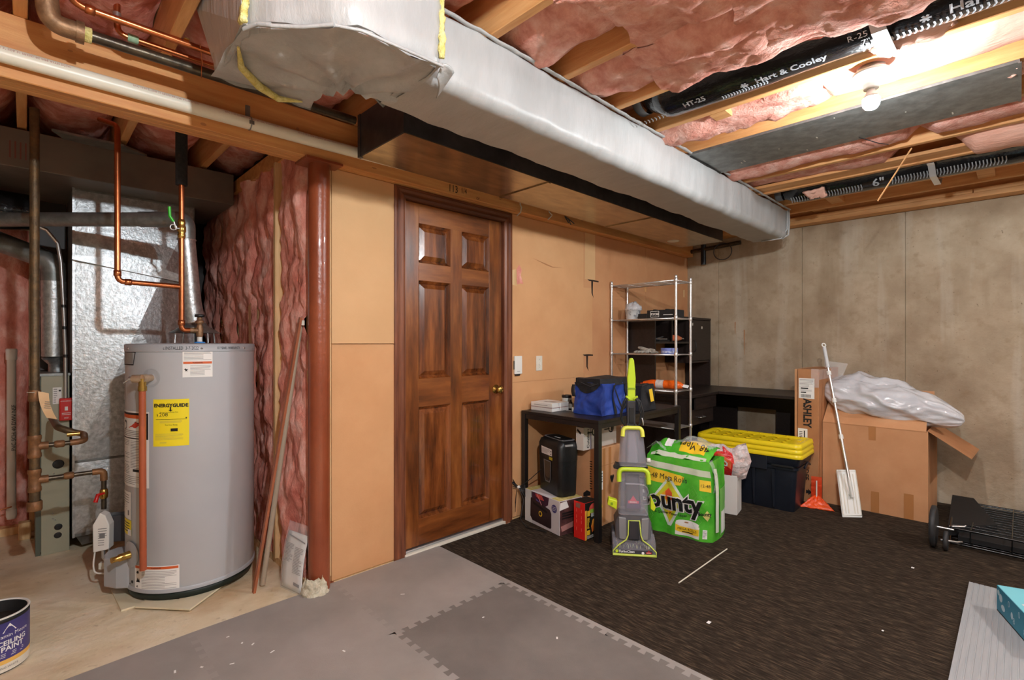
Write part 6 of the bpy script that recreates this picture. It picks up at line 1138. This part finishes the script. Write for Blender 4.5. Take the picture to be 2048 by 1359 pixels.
# flat mop against the carton
t = thing('flat_mop', 'white flat mop with steel telescopic pole leaning on the big carton', 'mop', (4.28, .84, .009), W=True)
A_ = Vector((4.31, .792, .012)); Bq = Vector((4.215, .895, .012)); up_ = Vector((.155, .072, .305)); 
def MP(u, v): return Bq+(A_-Bq)*u+up_*v
nrm = (A_-Bq).cross(up_).normalized(); nrm = nrm if nrm.x < 0 else -nrm
MB().hexa([MP(0, 0), MP(1, 0), MP(0, 0)-nrm*.012, MP(1, 0)-nrm*.012, MP(0, 1), MP(1, 1), MP(0, 1)-nrm*.012, MP(1, 1)-nrm*.012]).build('mop_plate', WHITEP, t, bevel=.006)
for u in (.2, .35, .65, .8): MB().bar(MP(u, .08)+nrm*.001, MP(u, .9)+nrm*.001, .006, .003, tuple(nrm)).build('plate_rib', OFFW, t)
MB().tube([MP(.04, .04)+nrm*.002, MP(.96, .04)+nrm*.002, MP(.96, .96)+nrm*.002, MP(.04, .96)+nrm*.002], .003, 6, closed=True).build('plate_lip', OFFW, t)
J = MP(.52, .46)+nrm*.025; TOP = Vector((4.585, 1.105, 1.262)); dd = TOP-J
MB().tube([MP(.52, .46)+nrm*.002, J], .012, 10).tube([J-dd*.02, J+dd*.10], .0125, 12).build('swivel_joint', PVCW, t)
MB().tube([J+dd*.08, J+dd*.52], .0105, 12).build('lower_pole', CHROME, t); MB().tube([J+dd*.5, J+dd*.84], .0085, 12).build('upper_pole', CHROME, t)
for k in (.36, .60, .79): MB().tube([J+dd*(k-.014), J+dd*(k+.014)], .0155, 12).build('pole_collar', WHITEP, t)
MB().tube([J+dd*.83, J+dd*.975], .0135, 14).build('grip', M('pale_grey_grip', (206, 206, 206), None, rough=.5), t); MB().tube(arc(J+dd*.99, .014, 0, 2*PI, 14, tuple((A_-Bq).normalized()), tuple(dd.normalized())), .005, 8).build('hang_loop', WHITEP, t)
# orange thing at the foot of the tall carton
t = thing('orange_safety_cover', 'bright orange crumpled plastic cover with a flared skirt by the carton', 'cover', (4.37, 1.10, .009), R(-75))
MB().grid(lambda u, v: (-.035+.07*u, -.01+.01*nz(u*6, v*8, 3), .06+.17*v), 6, 12).build('upright_panel', M('clear_orange', (238, 70, 30), (226, 60, 24), 6, .2, bump=.6, alpha=.75), t); MB().tube([(.0, -.018, .05), (.0, -.018, .20)], .005, 8).build('stiffener', OFFW, t)
MB().grid(lambda u, v: ((-.02+.04*u)+(u-.5)*.19*v, -.015-.075*v+.012*nz(u*7, v*5, 9), .08*(1-v)+.012*abs(nz(u*9, v*4, 2))+.002), 16, 10).build('skirt', ORANGE, t, solid=.002)

# ------------------------------------------------------------------ folded cart, stick, board and turquoise box
t = thing('folded_cart', 'black folded wire shopping cart lying by the concrete wall', 'cart', (4.6, -.1, .009), W=True)
CB = M('glossy_black_wire', (14, 14, 15), (20, 20, 22), 20, .22)
cx0, cx1, cy0, cy1 = 4.10, 5.04, .30, -.95
for z in (.032, .125):
    MB().tube(bend([(cx0, cy0, z), (cx1, cy0+.05, z*.6), (cx1, cy1, z*.6), (cx0, cy1, z), (cx0, cy0, z), (cx0+.01, cy0, z)], .03), .007, 8).build('frame_rail', CB, t)
for k in range(13):
    x = cx0+(cx1-cx0)*(k+.5)/13; MB().tube([(x, cy0, .12-.045*k/13), (x, cy1, .12-.045*k/13)], .0034, 6).build('long_wire', CB, t); MB().tube([(x, cy0, .035), (x, cy1, .035)], .0034, 6).build('long_wire', CB, t)
for k in range(7):
    y = cy0+(cy1-cy0)*(k+.5)/7; MB().tube([(cx0, y, .125), (cx1, y, .078)], .0034, 6).build('cross_wire', CB, t); MB().tube([(cx0, y, .032), (cx0, y, .125)], .0034, 6).build('side_wire', CB, t)
B(cx0+.05, cy1+.02, .04, cx1-.03, cy0-.03, .07).build('fabric_liner', BLACKM, t)
MB().prism([(cx0+.08, cy0+.02), (cx1, cy0+.06), (cx1, cy0-.06), (cx0+.3, cy0-.2)], .05, .115, lambda x, y, z: (x, y, z)).build('folded_side', BLACKM, t)
def wheel(x, y, r, th_, name):
    w_ = MB().lathe([(r*.86, -th_/2), (r, -th_/3), (r, th_/3), (r*.86, th_/2), (r*.5, th_/2.6), (r*.2, th_/2), (0, th_/2)], 28, (x, y, r+.0095), ax='y').lathe([(0, -th_/2), (r*.2, -th_/2), (r*.5, -th_/2.6), (r*.86, -th_/2)], 28, (x, y, r+.0095), ax='y').build(name, M('grey_black_rubber', (44, 43, 44), (56, 54, 54), 20, .6), t); return w_
o = wheel(4.03, .375, .125, .03, 'wheel'); o.location.z += 0
o = wheel(4.0, .315, .058, .022, 'caster')
MB().tube([(4.03, .40, .134), (4.03, .28, .134)], .006, 8).tube([(4.0, .34, .067), (4.02, .27, .067), (4.1, .25, .05)], .006, 8).build('axle', CHROME, t)
for k in range(4): MB().tube([(4.12+.05*k, .31, .125-.01*k), (4.16+.05*k, .24, .13-.01*k)], .005, 6).build('chrome_link', CHROME, t)
o = MB().tube([(-.307, 0, 0), (.307, .0, 0)], .0035, 6).build('white_stick', M('pale_stick', (226, 218, 200), None, rough=.6)); o.location = (2.755, 1.251, .0128); tag(o, 'thin pale stick lying on the brown carpet', 'stick')
for k, (x, y, s_) in enumerate(((3.55, .42, .011), (2.2, .98, .012), (3.35, .17, .007), (2.68, .42, .006))):
    o = MB().grid(lambda u, v: (s_*(2*u-1), s_*.6*(2*v-1), .004*nz(u*3, v*3, k)+.003), 3, 3).build('paper_scrap', WHITE); o.location = (x, y, .0095); tag(o, ['white paper scrap on the carpet between the cart and grey board', 'small crumpled white scrap on the carpet near the foam tiles', 'tiny white fleck beside the grey board end', 'tiny white fleck in the middle of the carpet'][k], 'scrap', 'white scraps on the carpet')
t = thing('grooved_board', 'pale grey grooved board lying on the carpet', 'board', (3.0, -.2, .009), W=True)
n_ = 34; pr = []
for k in range(n_):
    y = .186-.7*k/n_; d_ = .7/n_; pr += [(y, .013), (y-d_*.72, .013), (y-d_*.78, .0115), (y-d_*.94, .0115)]
pr = [(.186, .0)]+pr+[(-.514, .0)]
MB().prism(pr, 2.2, 3.528, lambda y, z, x: (x, y, z+.0095)).build('board', GREYB, t)
t = thing('turquoise_box', 'turquoise printed box lying on the grey grooved board', 'box', (3.24, -.05, .0225), W=True)
u_ = Vector((-.947, -.32, 0)); w_ = Vector((.32, -.947, 0)); c0 = Vector((3.245, .075, .023)); hh = .118
def TB_(a, b, z): return c0+u_*a+w_*b+Vector((0, 0, z))
MB().hexa([TB_(0, 0, 0), TB_(.42, 0, 0), TB_(0, .3, 0), TB_(.42, .3, 0), TB_(0, 0, hh), TB_(.42, 0, hh), TB_(0, .3, hh), TB_(.42, .3, hh)]).build('carton', TURQ, t, bevel=.002, seg=1)
Fq = Face(TB_(0, 0, 0)-w_*.0003, u_, (0, 0, 1)); Fq.n = -w_
rect(Fq, .0, .006, .42, hh-.001, 'teal_side', TEAL, t, .0006); rect(Fq, 0, 0, .42, .006, 'dark_edge', INK, t, .0007)
for pts in (circ(14, .018, .045, .075), circ(14, .02, .07, .04, .014), circ(12, .013, .02, .09), circ(12, .011, .16, .05, .016)): poly(Fq, pts, 'pale_splash', M('pale_blue_white', (190, 214, 226), None), t, .0012)
for k in range(4): text('8'if k % 2 else '0', .04, Fq, .13+.05*k, .085-.05*(k % 2), MATS['pale_blue_white'], t, off=.0014)
poly(Face(TB_(0, 0, hh), tuple(u_), tuple(-w_)), [(.17, -.12), (.25, -.14), (.24, -.10), (.19, -.09)], 'white_splash', MATS['pale_blue_white'], t, .001) if False else poly(Face(TB_(0, 0, hh), tuple(-u_), tuple(-w_)) , [(-.17, -.05), (-.25, -.06), (-.24, -.03), (-.19, -.02)], 'white_splash', WHITE, t, .0012)
# flakes of white paint on the foam near the picture's lower edge
for k, (x, y) in enumerate(((.62, 2.37), (.68, 2.24), (.41, 2.26), (.49, 2.22), (.58, 2.16), (.72, 2.13), (.65, 2.28), (.93, 1.93), (1.35, 2.16), (1.5, 1.72), (1.62, 1.38))):
    o = MB().grid(lambda u, v: ((.006+.002*(k % 3))*(2*u-1), .0035*(2*v-1), .001+.0012*abs(nz(u*3, v*3, k))), 3, 2).build('paint_flake', WHITE); o.location = (x, y, .0127); o.rotation_euler = (0, 0, k*.7); tag(o, 'small white paint flake on the grey foam tiles', 'flake', 'white paint flakes on the foam tiles')
